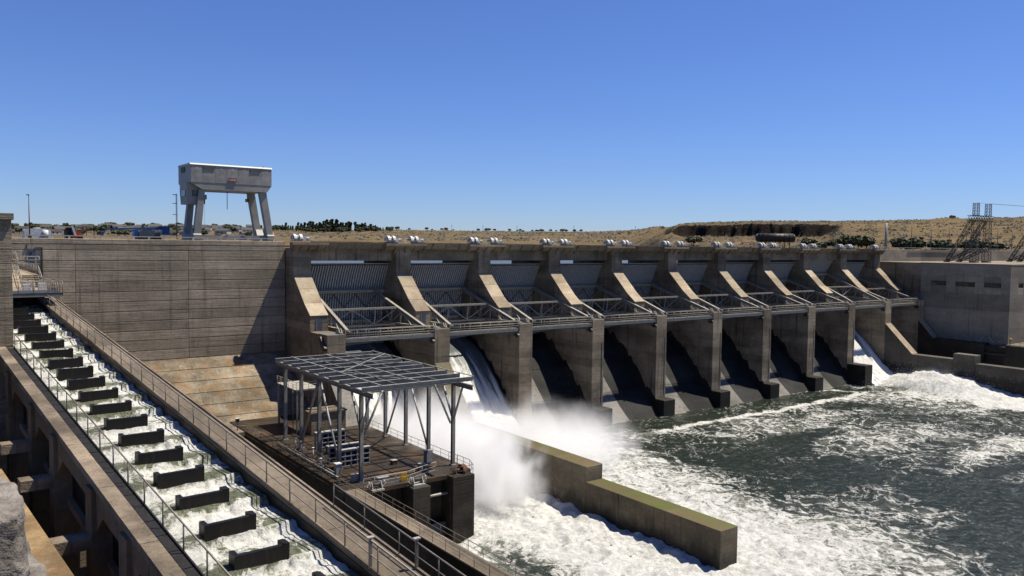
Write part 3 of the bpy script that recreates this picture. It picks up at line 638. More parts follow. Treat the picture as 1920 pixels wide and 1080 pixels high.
# central weir baffles
bf = MB(); bf.box(-2.08, 0, 0, .2, -1.3, 0); bf.box(-2.08, -1.88, .2, .62, -1.3, -.004); bf.box(-.22, 0, .2, .62, -1.3, .0); bf.box(-.22, .004, -.005, .45, -.3, .055)
bm_ = bf.mesh('weir_baffle', 'wet'); wm_ = MB().box(-3.4, 1.6, .04, .18, -2.4, -.72).mesh('weir_crest', 'wet')
for k in range(-4, 20):
    o = link('weir_baffle', bm_, fl, (random.uniform(-.03, .03), PIT*k, lz(PIT*k, random.uniform(-.03, .02)))); o.rotation_euler = (random.uniform(-.03, .05), random.uniform(-.014, .014), random.uniform(-.02, .02)); link('weir_crest', wm_, fl, (0, PIT*k, lz(PIT*k, 0)))
# beam, columns and cross struts under the ladder
COLS = [-8.0, -1.2, 4.75, 10.3, 18.3, 24.5, 32.7, 40.5]
sloped('edge_beam', 'ladder', -4.6, -4.05, -18, 39, -1.05, -.21); sloped('edge_beam', 'ladder', 2.2, 2.85, -18, 61, -4.6, -3.81)
for a in COLS:
    box('column', 'ladder', fl, -4.78, -3.7, a-1.1, a, -30, lz(a-1.1, -.215), local=True)
    if a > 2: box('column', 'ladder', fl, 1.2, 2.6, a+1.2, a+2.4, -30, lz(a, -3.81), local=True)
    MB().prismy([(-4.66, lz(a, -2.35)), (-4.66, lz(a, -2.9)), (-6.22, lz(a, -2.9)), (-6.22, lz(a, -2.35))], a-1.0, a-.1).build('cross_strut', 'cap' if a > 4 else 'ladder', fl, True)
    MB().box(-3.7, 1.2, a-.9, a-.2, lz(a, -5.3), lz(a, -4.4)).build('tie_beam', 'ladder', fl, True)
    b = MB(); z = lz(a-1.1, -1.06); b.prismx([(a-1.1, z), (a-1.1, z-1.0), (a-2.2, z-.1), (a-2.2, z)], -4.58, -4.07); b.build('haunch', 'ladder', fl, True)
    for zb in (-9, -15): MB().box(-3.7, 1.2, a-.9, a-.2, zb, zb+.8).build('tie_beam', 'ladder', fl, True)
L2W = Matrix.Translation(P0) @ Matrix.Rotation(RZ, 4, 'Z')
def lw(x, a, h): return L2W @ Vector((x, a, lz(a, h)))
railing('handrail', 'netted handrail on the channel side of the fish ladder walkway', [lw(1.6, -16, 0), lw(1.6, 57, 0)], 1.05, 2.45, .032, 'rail', 1, True)
railing('handrail', 'handrail on the outer side of the fish ladder walkway, facing the canopy platform', [lw(2.98, -16, 0), lw(2.98, 2.2, 0)], 1.0, 2.45, .026, 'rail', 1, True)
railing('handrail', 'handrail between the black gutter covers and the ladder water', [lw(-3.47, -16, 0), lw(-3.47, 38, 0)], 1.05, 2.45, .032, 'rail', 0, True)
# ladder water: stepped pools with plunging, foaming steps
la = np.arange(-16, 61.5, .075); lx = np.arange(-3.42, 1.621, .075); A, Lx = np.meshgrid(la, lx, indexing='ij')
k = np.floor(A/PIT); u = (A-k*PIT)/PIT                      # u: 0 just upstream of a weir, 1 just below the next one
mid = sstep(Lx, -2.25, -2.05)*(1-sstep(Lx, -.05, .15)); below = sstep(u, .35, .95)
lev = SL*PIT*k-.53; st = sstep(u, .82, .99)*(1-mid); lev = lev+st*SL*PIT+mid*sstep(u, .985, 1.0)*SL*PIT
amp = .10+.30*sstep(u, .25, .75)*(1-.4*mid)
n1 = fbm(Lx/.9, A/.9, 4, 101)-.5; n2 = fbm(Lx/.33, A/.45, 3, 107)-.5; rid = 1-np.abs(2*fbm(Lx/.7, A/.8, 4, 131)-1)
Zl = lev+(n1*.6+n2*.12)*amp*1.5+(rid-.75)*.2*below*(1-st)-.10*mid*below
fo = .15+.62*sstep(u, .12, .62)-.34*st-.12*mid*(1-below)+(fbm(Lx/1.4, A/1.1, 4, 117)-.5)*.95
lwt = grid_obj('ladder_water', np.stack([Lx, A, Zl], -1), 'lad', {'foam': fo}); lwt.matrix_world = L2W; setp(lwt, kind='structure')
# brown retaining wall beside the ladder, and the stone parapet near the viewpoint
rw = thing('retaining_wall', 'long brown stained concrete wall top below the rough stone parapet', 'wall', L2W @ Vector((-6.9, 0, -1.4)), None, RZ)
for i in range(9):
    a0 = -18+8*i; b = MB(); f = lambda kk, a: [(-.75+kk, a, -28), (.68-kk, a, -28), (.68-kk, a, -kk), (-.75+kk, a, -kk)]
    b.rings([f(.03, a0), f(0, a0+.03), f(0, a0+7.97), f(.03, a0+8)]); b.build('wall_segment', 'ramp', rw, True)
def rough_stone():
    bm = bmesh.new(); bmesh.ops.create_cube(bm, size=1); bmesh.ops.subdivide_edges(bm, edges=bm.edges[:], cuts=26, use_grid_fill=True)
    return bm
def stone_mat():
    n = NT('rough_grey_stone'); p = n.pos(); a = n.noise(p, 9., 6, .7); b = n.noise(p, 3., 4, .6, .5); c = n.noise(p, 30., 4, .7)
    k = n.mix(n.ms(a, .3, .68), (.07, .06, .05), (.25, .225, .195)); k = n.mix(n.ms(b, .5, .62), k, (.05, .045, .04)); k = n.mix(n.math('MULTIPLY', n.ms(c, .55, .7), .5), k, (.08, .07, .065))
    n.lk(k, n.b.inputs['Base Color']); n.b.inputs['Roughness'].default_value = 1.; n.lk(n.bump(n.math('ADD', a, c), .02), n.b.inputs['Normal']); return n.m
M['stone'] = stone_mat()
def stone(name, label, x0, x1, y0, y1, z0, z1, seed):
    from mathutils import noise as nz
    bm = rough_stone(); c = Vector(((x0+x1)/2, (y0+y1)/2, z0))
    for v in bm.verts:
        q = Vector((v.co.x*(x1-x0), v.co.y*(y1-y0), (v.co.z+.5)*(z1-z0)))
        e = Vector((abs(v.co.x)*2, abs(v.co.y)*2, abs(v.co.z)*2)); rnd = .035*max(0, sorted(e)[1]-.75)/.25
        d = nz.noise(q*5+Vector((seed, 0, 0)))*.022+nz.noise(q*14+Vector((seed, 3, 0)))*.012+nz.noise(q*33)*.006
        v.co = q+Vector((v.co.x, v.co.y, v.co.z)).normalized()*(d-rnd)
    me = bpy.data.meshes.new(name); bm.to_mesh(me); bm.free(); me.materials.append(M['stone']); me.polygons.foreach_set('use_smooth', [True]*len(me.polygons))
    o = link(name, me, None, c); o.rotation_euler = (0, 0, math.radians(4)); return setp(o, label, 'stone')
# ------------------------------------------------------------------ concrete tower at the ladder's shoulder
tw = thing('concrete_tower', 'square concrete tower with overhanging cap beside the top of the fish ladder', 'tower', (0, 67, 0))
zz = [-5.5]+[-4+1.9*i for i in range(17)]+[28.3, 30.2, 31.0, 31.9, 33.2, 34.2, 35.2, 36.5, 37.3]
zz = sorted(zz)
for z0, z1 in zip(zz, zz[1:]):
    if z1-z0 > .2: lift(-14, 5.36, 67, 76, (z0, z1), .04).build('concrete_lift', 'tower', tw)
box('cap_slab', 'tower', tw, -14.2, 5.5, 66.8, 76.2, 37.302, 37.75)
# ------------------------------------------------------------------ landing, steps and walkway at the top of the ladder
lp = thing('ladder_landing', 'railed steel landing bridging the top of the fish ladder', 'landing', lw(-.5, 57, 1.1))
def lbox(name, mat, par, x0, x1, a0, a1, z0, z1):
    c = [L2W @ Vector((x, a, 0)) for x, a in ((x0, a0), (x1, a0), (x1, a1), (x0, a1))]
    return MB().hexa([(q.x, q.y, z0) for q in c], [(q.x, q.y, z1) for q in c]).build(name, mat, par)
lbox('grating', 'dark_metal', lp, -4.2, 2.9, 55.6, 60.5, 30.95, 31.05); lbox('beam', 'dgalv', lp, -4.2, 2.9, 55.62, 55.8, 30.7, 30.94); lbox('beam', 'dgalv', lp, -4.2, 2.9, 60.3, 60.5, 30.6, 30.94)
q = [L2W @ Vector((x, a, 0)) for x, a in ((-4.2, 55.65), (2.85, 55.65), (2.85, 60.4))]
railing('', '', [(v.x, v.y, 31.05) for v in q], 1.05, 1.15, .035, 'rail', 1, parent=lp)
up = thing('intake_channel', 'concrete channel block joining the ladder top to the dam wall', 'channel', (8, 95, 0))
b = MB(); b.prismx([(91, -5.5), (91, 30.5), (104.2, 30.5), (108, 31.8), (131, 31.8), (134.6, 33.0), (137.7, 33.0), (137.7, -5.5)], 4.2, 11.25); b.build('channel_block', 'tower', up)
lbox('gate_frame', 'black', up, -3.4, 2.2, 60.6, 61.0, 24, 30.5)
for i in range(7): box('step', 'cap', up, 9.3, 11.2, 104.4+.52*i, 107.95, 30.52+.18*i, 30.70+.18*i)
for i in range(6): box('step', 'cap', up, 9.3, 11.2, 131.3+.55*i, 134.7, 31.82+.19*i, 32.01+.19*i)
rp = [(11.2, 92.1, 30.6), (11.2, 104.1, 30.5), (11.2, 107.9, 31.8), (11.2, 131, 31.8), (11.2, 134.7, 33.05), (11.2, 137.6, 33.05)]
railing('handrail', 'pale stepped handrail climbing from the landing to the blue-grey wall door', rp, 1.08, 1.6, .035, 'truss', 1, True)
railing('handrail', 'inner pale handrail stepping up to the dam wall, parallel to the outer one', [(9.2, y, z) for _, y, z in rp], 1.08, 1.6, .035, 'truss', 1)
railing('handrail', 'short level handrail in front of the blue-grey wall door', [(11.3, 136.4, 32.35), (14.3, 136.4, 32.35)], 1.05, 1.5, .035, 'lrail', 1)
dl = box('door_landing', 'dgalv', None, 11.3, 14.4, 136.3, 137.75, 32.2, 32.34); setp(dl, 'small grated landing under the blue-grey door in the dam wall', 'landing')
for i, (x, y) in enumerate(((8.35, 93.6), (9.9, 95.6))):
    t = thing('control_cabinet', 'white control cabinet on the ladder top walkway, ' + ('nearer the tower' if i == 0 else 'nearer the dam wall'), 'cabinet', (x, y, 30.5)); box('cabinet_body', 'white', t, x, x+.75, y, y+.5, 30.62, 31.45); box('cabinet_door', 'cranetop', t, x+.06, x+.69, y-.03, y-.002, 30.7, 31.4); box('plinth', 'dgalv', t, x, x+.75, y, y+.5, 30.5, 30.62)
# ------------------------------------------------------------------ platform with the open steel canopy
pf = thing('pump_platform', 'dark wet concrete platform carrying the open steel canopy', 'platform', (46, 84, 0))
for y0 in np.arange(84, 127, 4.3):
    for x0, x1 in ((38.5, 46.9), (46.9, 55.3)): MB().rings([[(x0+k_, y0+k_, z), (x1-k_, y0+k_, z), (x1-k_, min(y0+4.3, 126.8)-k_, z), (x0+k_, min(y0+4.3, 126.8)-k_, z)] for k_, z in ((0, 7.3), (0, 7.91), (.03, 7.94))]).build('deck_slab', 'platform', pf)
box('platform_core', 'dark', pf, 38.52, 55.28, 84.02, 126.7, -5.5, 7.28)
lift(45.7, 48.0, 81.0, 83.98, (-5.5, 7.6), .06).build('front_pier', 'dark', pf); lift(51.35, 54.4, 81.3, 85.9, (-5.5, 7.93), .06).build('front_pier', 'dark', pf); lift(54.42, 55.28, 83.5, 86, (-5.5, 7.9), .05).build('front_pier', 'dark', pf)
box('front_bridge', 'platform', pf, 40.3, 51.33, 82.6, 83.99, 7.45, 7.93)
for z0 in (1.2, .2, -.8): box('bulkhead_panel', 'dkblue', pf, 48.1, 51.3, 82.9, 83.1, z0, z0+.95)
MB().tube((48, 82.7, 5.7), (51.35, 82.7, 5.75), .17, 8).build('pipe_strut', 'galv', pf)
MB().prismx([(120.1, 7.95), (120.1, 15.2), (113.0, 7.95)], 52.02, 55.18).build('sloping_buttress', 'chute', pf)
# side wall of the channel with the walkway on top, running downstream
cw = thing('channel_wall', 'dark streaked concrete wall with railed walkway running on from the platform', 'wall', (39.3, 60, 0))
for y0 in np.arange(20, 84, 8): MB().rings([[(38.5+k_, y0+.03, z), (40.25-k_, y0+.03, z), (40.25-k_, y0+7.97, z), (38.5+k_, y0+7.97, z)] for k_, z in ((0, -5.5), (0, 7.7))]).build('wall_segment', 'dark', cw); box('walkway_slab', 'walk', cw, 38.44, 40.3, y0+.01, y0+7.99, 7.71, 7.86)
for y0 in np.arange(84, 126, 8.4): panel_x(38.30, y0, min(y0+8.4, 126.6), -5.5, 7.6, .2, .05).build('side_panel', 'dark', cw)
railing('handrail', 'handrail on the ladder side of the dark channel wall', [(38.55, 22, 7.86), (38.55, 112, 7.94)], 1.0, 2.4, .03, 'rail', 1, True)
railing('handrail', 'handrail on the river side of the dark channel wall', [(40.2, 22, 7.86), (40.2, 80.5, 7.86)], 1.0, 2.4, .03, 'rail', 1)
railing('handrail', 'handrail round the deck at the foot of the stained apron', [(38.5, 112.2, 7.94), (38.5, 117.5, 7.94), (36.4, 118.4, 7.94)], 1.05, 2, .03, 'rail', 1)
ap = box('apron_deck', 'walk', None, 34.5, 38.28, 118.2, 126.6, 7.2, 7.93); setp(ap, 'small sunlit concrete deck at the foot of the stained apron', 'deck')
railing('handrail', 'handrail along the river edge of the canopy platform, against the mist', [(55.15, 86.5, 7.94), (55.15, 112.5, 7.94)], 1.05, 2, .03, 'rail', 1)
railing('handrail', 'handrail across the front of the canopy platform above the slots', [(40.6, 83.5, 7.94), (46.1, 83.4, 7.94), (48.8, 84.4, 7.94), (51.2, 85.2, 7.94)], 1.05, 1.5, .035, 'lrail', 1, toe=True)
railing('handrail', 'handrail caging the corner pier of the canopy platform', [(51.5, 81.5, 7.94), (54.3, 81.5, 7.94), (55.15, 83.6, 7.94), (55.15, 86.4, 7.94)], 1.1, 1.2, .03, 'rust', 1)
# canopy
cn = thing('steel_canopy', 'open galvanised steel canopy frame of parallel roof beams on tall columns', 'canopy', (48, 98, 7.94))
CY = [86.0, 92.1, 98.3, 104.4, 110.3]; ZC = 18.2
for x in (41.5, 54.2):
    for y in CY:
        c = MB(); c.ibeam((x, y, 8.1), (x, y, ZC), .42, .42, .05); o = c.build('column', 'canopy', cn); box('base_plate', 'galv', o, x-.35, x+.35, y-.35, y+.35, 7.945, 8.09)
    c = MB(); y0, y1 = (83.0, 113.6) if x < 50 else (81.6, 113.6); c.ibeam((x, y0, ZC+.32), (x, y1, ZC+.32), .35, .62, .05); c.build('girder', 'canopy', cn)
BY = [84.35+3.1*i for i in range(10)]
for y in BY:
    c = MB(); c.ibeam((40.75, y, ZC+.89), (56.1, y, ZC+.89), .26, .52, .035); o = c.build('roof_beam', 'canopy', cn); MB().bar((40.75, y, ZC+1.165), (56.1, y, ZC+1.165), .28, .025).build('flange', 'galv', o)
for x in (43.2, 48.3, 56.0):
    MB().bar((x, 84.2, ZC+1.23), (x, BY[-1]+.2, ZC+1.23), .16, .08).build('roof_stringer', 'galv', cn)
for a, b_ in (((43.3, 95.4), (56.0, 108)), ((43.3, 108), (56, 96.2)), ((43.3, 95.4), (48.3, 84.6)), ((48.4, 112), (56, 105.5))): MB().bar((*a, ZC+1.32), (*b_, ZC+1.32), .14, .07).build('roof_brace', 'galv', cn)
for y0, y1 in zip(BY, BY[1:]):
    for x in (45.6, 51.2): MB().bar((x, y0+.02, ZC+1.0), (x, y1-.02, ZC+1.0), .1, .2).build('spacer', 'canopy', cn)
def brace(p, q, m='galv'): MB().tube(p, q, .14, 8).build('brace', m, cn)
for x in (41.5, 54.2):
    brace((x, 86.0, 13.6), (x, 83.9, ZC-.02)); brace((x, 86.0, 13.6), (x, 88.6, ZC-.02)); brace((x, 92.1, 8.6), (x, 97.9, ZC-.1)); brace((x, 104.4, 8.4), (x, 98.7, ZC-.1)) if x < 50 else brace((x, 98.6, ZC-.1), (x, 103.9, 8.6))
brace((41.9, 86, 13.4), (44.4, 86, ZC+.6)); brace((53.8, 86, 13.4), (51.3, 86, ZC+.6))
for y in (86.0, 110.3): MB().ibeam((41.75, y, ZC+.35), (53.95, y, ZC+.35), .28, .45, .04).build('cross_girder', 'canopy', cn)
for y in (92.1, 98.3, 104.4): MB().ibeam((41.75, y, ZC+.35), (53.95, y, ZC+.35), .22, .4, .04).build('cross_girder', 'canopy', cn)
# bulkheads standing on the platform
for i, (x, y, lab) in enumerate(((41.6, 92.9, 'framed steel stoplog standing on the platform, nearest the front rail'), (41.4, 95.2, 'framed steel stoplog standing between two others under the canopy'), (43.0, 103.2, 'framed steel stoplog standing nearest the concrete box under the canopy'))):
    t = thing('stoplog', lab, 'stoplog', (x, y, 7.94), 'stoplogs under the canopy'); wd = 4.3; h = 2.15
    box('skin_plate', 'dkblue', t, x, x+wd, y+.25, y+.33, 8.0, 7.94+h)
    for z in (8.0, 8.62, 9.25, 9.9): box('rail_beam', 'galv', t, x, x+wd, y-.35, y+.248, z, z+.12)
    for j in range(6): xx = x+j*(wd-.12)/5; box('stiffener', 'galv', t, xx, xx+.12, y-.33, y+.246, 8.125, 9.89)
    box('top_plate', 'lrail', t, x-.05, x+wd+.05, y-.4, y+.38, 7.94+h, 7.94+h+.1)
cb = thing('concrete_box', 'low square concrete box at the foot of the abutment pier', 'box', (48, 112, 7.94))
lift(45.6, 51.0, 110.9, 114.4, (7.95, 11.0), .05).build('box_walls', 'pier', cb); box('box_lid', 'walk', cb, 45.45, 51.15, 110.75, 114.55, 11.002, 11.2)
sp = thing('service_platform', 'small raised steel service platform with cage ladder beside the abutment pier', 'platform', (46, 116, 7.94))
box('grating', 'lrail', sp, 44.0, 47.8, 112.6, 120.4, 14.3, 14.42)
for x, y in ((44.2, 112.8), (47.6, 112.8), (44.2, 120.2), (47.6, 120.2)): box('leg', 'dgalv', sp, x-.12, x+.12, y-.12, y+.12, 7.95, 14.29)
railing('', '', [(44.0, 120.4, 14.42), (44.0, 112.6, 14.42), (47.8, 112.6, 14.42)], 1.1, 1.6, .035, 'lrail', 2, parent=sp)
for s in (-.22, .22): MB().tube((43.8, 113.4+s, 7.95), (43.8, 113.4+s, 15.4), .03, 6).build('ladder_rail', 'rail', sp)
for i in range(22): MB().tube((43.8, 113.18, 8.3+.3*i), (43.8, 113.62, 8.3+.3*i), .018, 5).build('rung', 'rail', sp)
# small machinery
def bollard(x, y, h, lab):
    t = thing('valve_stand', lab, 'valve', (x, y, 7.94), 'valve stands on the platform'); MB().tube((x, y, 7.94), (x, y, 7.94+h), .1, 8).build('stem', 'lrail', t); MB().tube((x, y, 7.94+h+.002), (x, y, 7.94+h+.14), .17, 10).build('cap', 'white', t); box('foot', 'dgalv', t, x-.25, x+.25, y-.25, y+.25, 7.945, 8.06)
for i, (x, y, h) in enumerate(((40.6, 104.2, 1.5), (40.2, 101.2, 1.7), (40.4, 97.7, 1.6), (40.7, 95.0, .9), (39.9, 94.0, 1.1))): bollard(x, y, h, 'upright pale valve stand beside the platform handrail, %s from the front' % ORD[5-i])
def winch(x, y, lab, drum='galv', hood=None):
    t = thing('winch', lab, 'winch', (x, y, 7.94)); b = MB(); z = 8.3
    for s in (-.95, .95):
        b2 = MB()
        for i in range(16): a0, a1 = 2*math.pi*i/16, 2*math.pi*(i+1)/16; b2.bar((x+s, y+.42*math.cos(a0), z+.42*math.sin(a0)), (x+s, y+.42*math.cos(a1), z+.42*math.sin(a1)), .06, .06, (1, 0, 0))
        for i in range(6): a0 = math.pi*i/3; b2.bar((x+s, y, z), (x+s, y+.4*math.cos(a0), z+.4*math.sin(a0)), .03, .03, (1, 0, 0))
        b2.build('wheel', drum, t)
    MB().tube((x-.85, y, z), (x+.85, y, z), .2, 12).build('drum', 'dark_metal', t); box('frame', drum, t, x-.8, x+.8, y-.55, y+.55, 7.62, 7.82)
    for s in (-.6, .6): MB().prismx([(y-.45, 7.82), (y+.45, 7.82), (y+.1, z+.3), (y-.1, z+.3)], x+s-.05, x+s+.05).build('cheek', drum, t)
    if hood:
        n = 10; pr = [(y-.75*math.cos(math.pi*i/n), 8.25+.72*math.sin(math.pi*i/n)) for i in range(n+1)]; MB().prismx(pr, x+.2, x+.75).build('hood', hood, t)
    return t
winch(46.8, 82.0, 'spoked wheel winch on the middle front pier of the platform', 'lrail'); winch(53.0, 82.6, 'rusty hooded winch on the corner pier of the platform', 'rust', 'rust'); winch(41.9, 82.9, 'pale winch at the corner of platform and channel wall', 'lrail')
jb = thing('junction_box', 'grey electrical cabinet against the platform column by the slots', 'cabinet', (51.9, 88.2, 7.94)); box('cabinet_body', 'dgalv', jb, 51.5, 52.4, 88, 88.7, 8.1, 9.7); box('cabinet_door', 'galv', jb, 51.56, 52.34, 87.96, 87.998, 8.2, 9.6); box('plinth', 'dark_metal', jb, 51.5, 52.4, 88, 88.7, 7.945, 8.098)
jb = thing('junction_box', 'white topped grey cabinet by the left canopy column', 'cabinet', (40.6, 90.6, 7.94)); box('cabinet_body', 'galv', jb, 40.3, 41.0, 90.3, 91.0, 7.945, 9.1); box('lid', 'white', jb, 40.25, 41.05, 90.25, 91.05, 9.102, 9.2)
ye = thing('life_ring_board', 'round yellow sign on the platform front rail', 'sign', (45.8, 83.3, 7.94)); MB().tube((45.75, 83.36, 8.55), (45.75, 83.30, 8.55), .42, 18).build('disc', 'yellow', ye); box('board', 'yellow', ye, 45.35, 46.15, 83.24, 83.298, 8.0, 8.5)
lb = thing('floodlight', 'small floodlight on a post at the foot of the stained apron', 'light', (37.6, 119.4, 7.94)); MB().tube((37.6, 119.4, 7.94), (37.6, 119.4, 9.3), .06, 8).build('post', 'dark_metal', lb); box('lamp_housing', 'dark_metal', lb, 37.35, 37.85, 119.2, 119.6, 9.3, 9.75); box('lamp_visor', 'white', lb, 37.3, 37.9, 119.15, 119.65, 9.76, 9.84)
# clutter along the front of the platform
for i, (x, y, w_, d_, h_, m_) in enumerate(((40.5, 86.2, .9, .5, .8, 'galv'), (42.9, 84.3, 1.4, .5, .5, 'lrail'), (49.2, 85.6, .8, .6, .9, 'dgalv'), (43.2, 99.4, 1.1, .8, 1.0, 'dkblue'), (47.9, 90.2, .7, .7, .5, 'rust'))):
    t = thing('equipment_crate', ('grey equipment box beside the platform handrail corner', 'long pale equipment box by the front winch', 'dull grey equipment box behind the corner pier rail', 'dark blue equipment box behind the stoplogs', 'rusty equipment box on the open platform deck')[i], 'box', (x, y, 7.94)); box('box_body', m_, t, x, x+w_, y, y+d_, 7.95, 7.95+h_); box('box_lid', 'galv', t, x-.03, x+w_+.03, y-.03, y+d_+.03, 7.952+h_, 8.0+h_)
pp = thing('pipe_manifold', 'low pipe manifold running along the platform handrail', 'pipe', (39.6, 97, 7.94))
MB().tube((39.5, 88, 8.2), (39.5, 108, 8.2), .12, 8).build('pipe', 'lrail', pp); MB().tube((39.85, 90, 8.35), (39.85, 104, 8.35), .08, 8).build('pipe', 'dgalv', pp)
for y in np.arange(89, 108, 3.0): box('pipe_support', 'dgalv', pp, 39.4, 40.0, y, y+.12, 7.945, 8.08)
railing('handrail', 'short handrail round the valve stands on the platform', [(41.0, 92.0, 7.94), (41.0, 104.5, 7.94)], 1.0, 1.8, .025, 'rail', 1)
for i, (x_, lab) in enumerate(((1.6, 'pale capped service post on the channel side of the ladder walkway'), (2.98, 'pale capped service post on the outer side of the ladder walkway'))):
    q = lw(x_, -3.3 if i == 0 else -4.2, 0); t = thing('service_post', lab, 'post', q); box('post_body', 'rail', t, q.x-.05, q.x+.05, q.y-.05, q.y+.05, q.z, q.z+1.12); box('post_cap', 'lrail', t, q.x-.13, q.x+.13, q.y-.08, q.y+.08, q.z+1.122, q.z+1.17)
# ------------------------------------------------------------------ gantry crane on the dam
gc = thing('gantry_crane', 'big grey gantry crane with windowless machine house on four splayed legs', 'crane', (44, 146, 35.75))
y0, y1 = 142.5, 150.4
b = MB(); b.prismy([(37.3, 45.85), (39.2, 44.72), (50.4, 44.72), (51.2, 45.85), (51.2, 48.9), (37.3, 48.9)], y0+.1, y1); body = b.build('machine_house', 'crane', gc)
b = MB(); b.prismx([(y0-.02, 48.85), (y0+.2, 49.1), (y1-.2, 49.1), (y1+.1, 48.85)], 37.22, 51.28); b.build('roof', 'cranetop', gc)
PX = [37.32, 39.35, 41.35, 43.3, 45.3, 47.3, 49.3, 51.18]
for a, c in zip(PX, PX[1:]):
    bm = bmesh.new(); bmesh.ops.create_grid(bm, x_segments=10, y_segments=14, size=.5); me = bpy.data.meshes.new('wall_panel')
    ra = random.uniform(.3, 1)
    for v in bm.verts:
        u, t_ = v.co.x+.5, v.co.y+.5; bul = .05*sum(math.exp(-((u-.5)**2+(t_-cz)**2)/.03) for cz in (.3, .75))*ra
        v.co = Vector((a+.02+(c-a-.04)*u-gc.location.x, y0+.05-bul-gc.location.y, 45.9+2.92*t_-gc.location.z))
    bm.to_mesh(me); bm.free(); me.materials.append(M['crane']); me.polygons.foreach_set('use_smooth', [True]*len(me.polygons)); link('wall_panel', me, gc)
for xa in (39.4, 47.35):
    f = box('louvre', 'dark_metal', gc, xa, xa+1.85, y0-.02, y0+.02, 48.15, 48.75)
    for i in range(5): box('slat', 'crane', f, xa+.03, xa+1.82, y0-.045, y0-.021, 48.18+.125*i, 48.22+.125*i)
sg = box('nameplate', 'sign', gc, 43.6, 45.0, y0-.07, y0-.02, 46.15, 46.9)
for i in range(2): box('lettering', 'cranetop', sg, 43.72, 44.88, y0-.08, y0-.071, 46.62-.22*i, 46.72-.22*i)
for yy in (y0+.9, y1-.9):
    for (xb0, xb1, xt0, xt1) in ((37.85, 39.0, 38.75, 39.75), (50.5, 51.6, 49.15, 50.35)):
        MB().hexa([(xb0, yy-.55, 36.9), (xb1, yy-.55, 36.9), (xb1, yy+.55, 36.9), (xb0, yy+.55, 36.9)], [(xt0, yy-.55, 44.7), (xt1, yy-.55, 44.7), (xt1, yy+.55, 44.7), (xt0, yy+.55, 44.7)]).build('leg', 'crane', gc)
for x0_, x1_ in ((37.7, 39.1), (50.4, 51.75)):
    MB().prismx([(y0+.1, 36.2), (y1-.1, 36.2), (y1-.1, 37.0), (y1-1.5, 38.2), (y1-2.3, 37.1), (y0+2.3, 37.1), (y0+1.5, 38.2), (y0+.1, 37.0)], x0_+.05, x1_-.05).build('sill_beam', 'crane', gc)
    for yy in (y0+.9, y1-.9): box('wheel_bogie', 'dark_metal', gc, x0_-.4, x1_+.4, yy-.4, yy+.4, 35.75, 36.19)
MB().bar((39.2, y0+.9, 36.6), (50.3, y0+.9, 36.6), .5, .7).build('tie_beam', 'crane', gc)
for s in (0, 1): MB().bar((42.0+s*5.6, y0+.6, 36.3), (43.6+s*2.4, y0+.6, 37.2), .25, .3).build('tie_brace', 'crane', gc)
cabn = MB().prismx([(143.6, 42.2), (147.6, 42.2), (148.2, 44.3), (148.2, 45.8), (143.6, 45.8)], 36.95, 39.3).build('operator_cab', 'crane', gc)
for xa in (37.8, 38.45): box('cab_window', 'glass', cabn, xa, xa+.5, 143.52, 143.597, 43.5, 44.6)
box('cab_window', 'glass', cabn, 36.87, 36.948, 144.4, 146.8, 43.6, 44.6)
box('end_louvre', 'dark_metal', gc, 37.2, 37.298, 146.0, 148.4, 47.7, 48.6)
for s in (-.3, .3): MB().tube((36.1, 147+s, 36.2), (36.1, 147+s, 44.0), .045, 6).build('ladder_rail', 'dkblue', gc)
for i in range(24): MB().tube((36.1, 146.7, 36.5+.31*i), (36.1, 147.3, 36.5+.31*i), .025, 5).build('ladder_rung', 'dkblue', gc)
for z in (38.5, 40.4, 42.3, 43.8): MB().box(35.5, 36.12, 146.55, 147.45, z, z+.07).build('ladder_cage', 'dkblue', gc)
hk = box('hook_block', 'yellow', gc, 40.3, 40.9, 146, 146.6, 43.2, 44.0); MB().tube((40.6, 146.3, 43.2), (40.6, 146.3, 42.4), .1, 6).build('hook', 'dark_metal', hk); MB().tube((40.6, 146.3, 44), (40.6, 146.3, 44.75), .04, 5).build('rope', 'dark_metal', hk)
hk = box('hook_block', 'yellow', gc, 48.9, 49.5, 149.5, 150.1, 43.2, 43.8); MB().tube((49.2, 149.8, 43.8), (49.2, 149.8, 44.8), .05, 6).build('rope', 'dark_metal', hk)
MB().tube((44.4, 146, 41.6), (44.4, 146, 44.75), .06, 6).build('rope', 'dark_metal', gc); MB().tube((40.6, 146.3, 37.2), (40.6, 146.3, 42.4), .015, 4).build('rope', 'dark_metal', gc)
MB().tube((50.2, 144, 49.1), (50.2, 144, 49.5), .08, 6).build('beacon', 'red', gc)
# ------------------------------------------------------------------ guard rail and things parked on the dam
grl = thing('guard_rail', 'low pale guard rail along the top of the blank dam wall', 'guard rail', (20, 138.25, 36.08))
MB().bar((-14, 138.25, 36.50), (51.8, 138.25, 36.50), .12, .16).build('beam', 'lrail', grl)
for i, x in enumerate(np.arange(-13, 51.5, 2.25)): MB().prismx([(138.16, 36.08), (138.45, 36.08), (138.35, 36.42), (138.18, 36.42)], x-.13, x+.13).build('post', 'lrail' if i != 21 else 'yellow', grl)
tr = thing('storage_tank', 'white rounded storage tank on the dam behind the light pole', 'tank', (15, 145, 35.75))
pr = [(13.2, 36.0), (13.2, 37.2), (13.4, 37.5), (16.1, 37.55), (16.75, 37.3), (16.75, 36.0)]
MB().prismy(pr, 144, 147).build('tank_shell', 'white', tr); box('skid', 'dark_metal', tr, 13.3, 16.6, 144.2, 146.8, 35.76, 35.99); MB().tube((16.0, 143.95, 36.0), (16.0, 143.95, 37.3), .4, 14).build('end_drum', 'white', tr); MB().tube((15, 145.5, 37.55), (15, 145.5, 37.7), .5, 12).build('hatch', 'cranetop', tr)
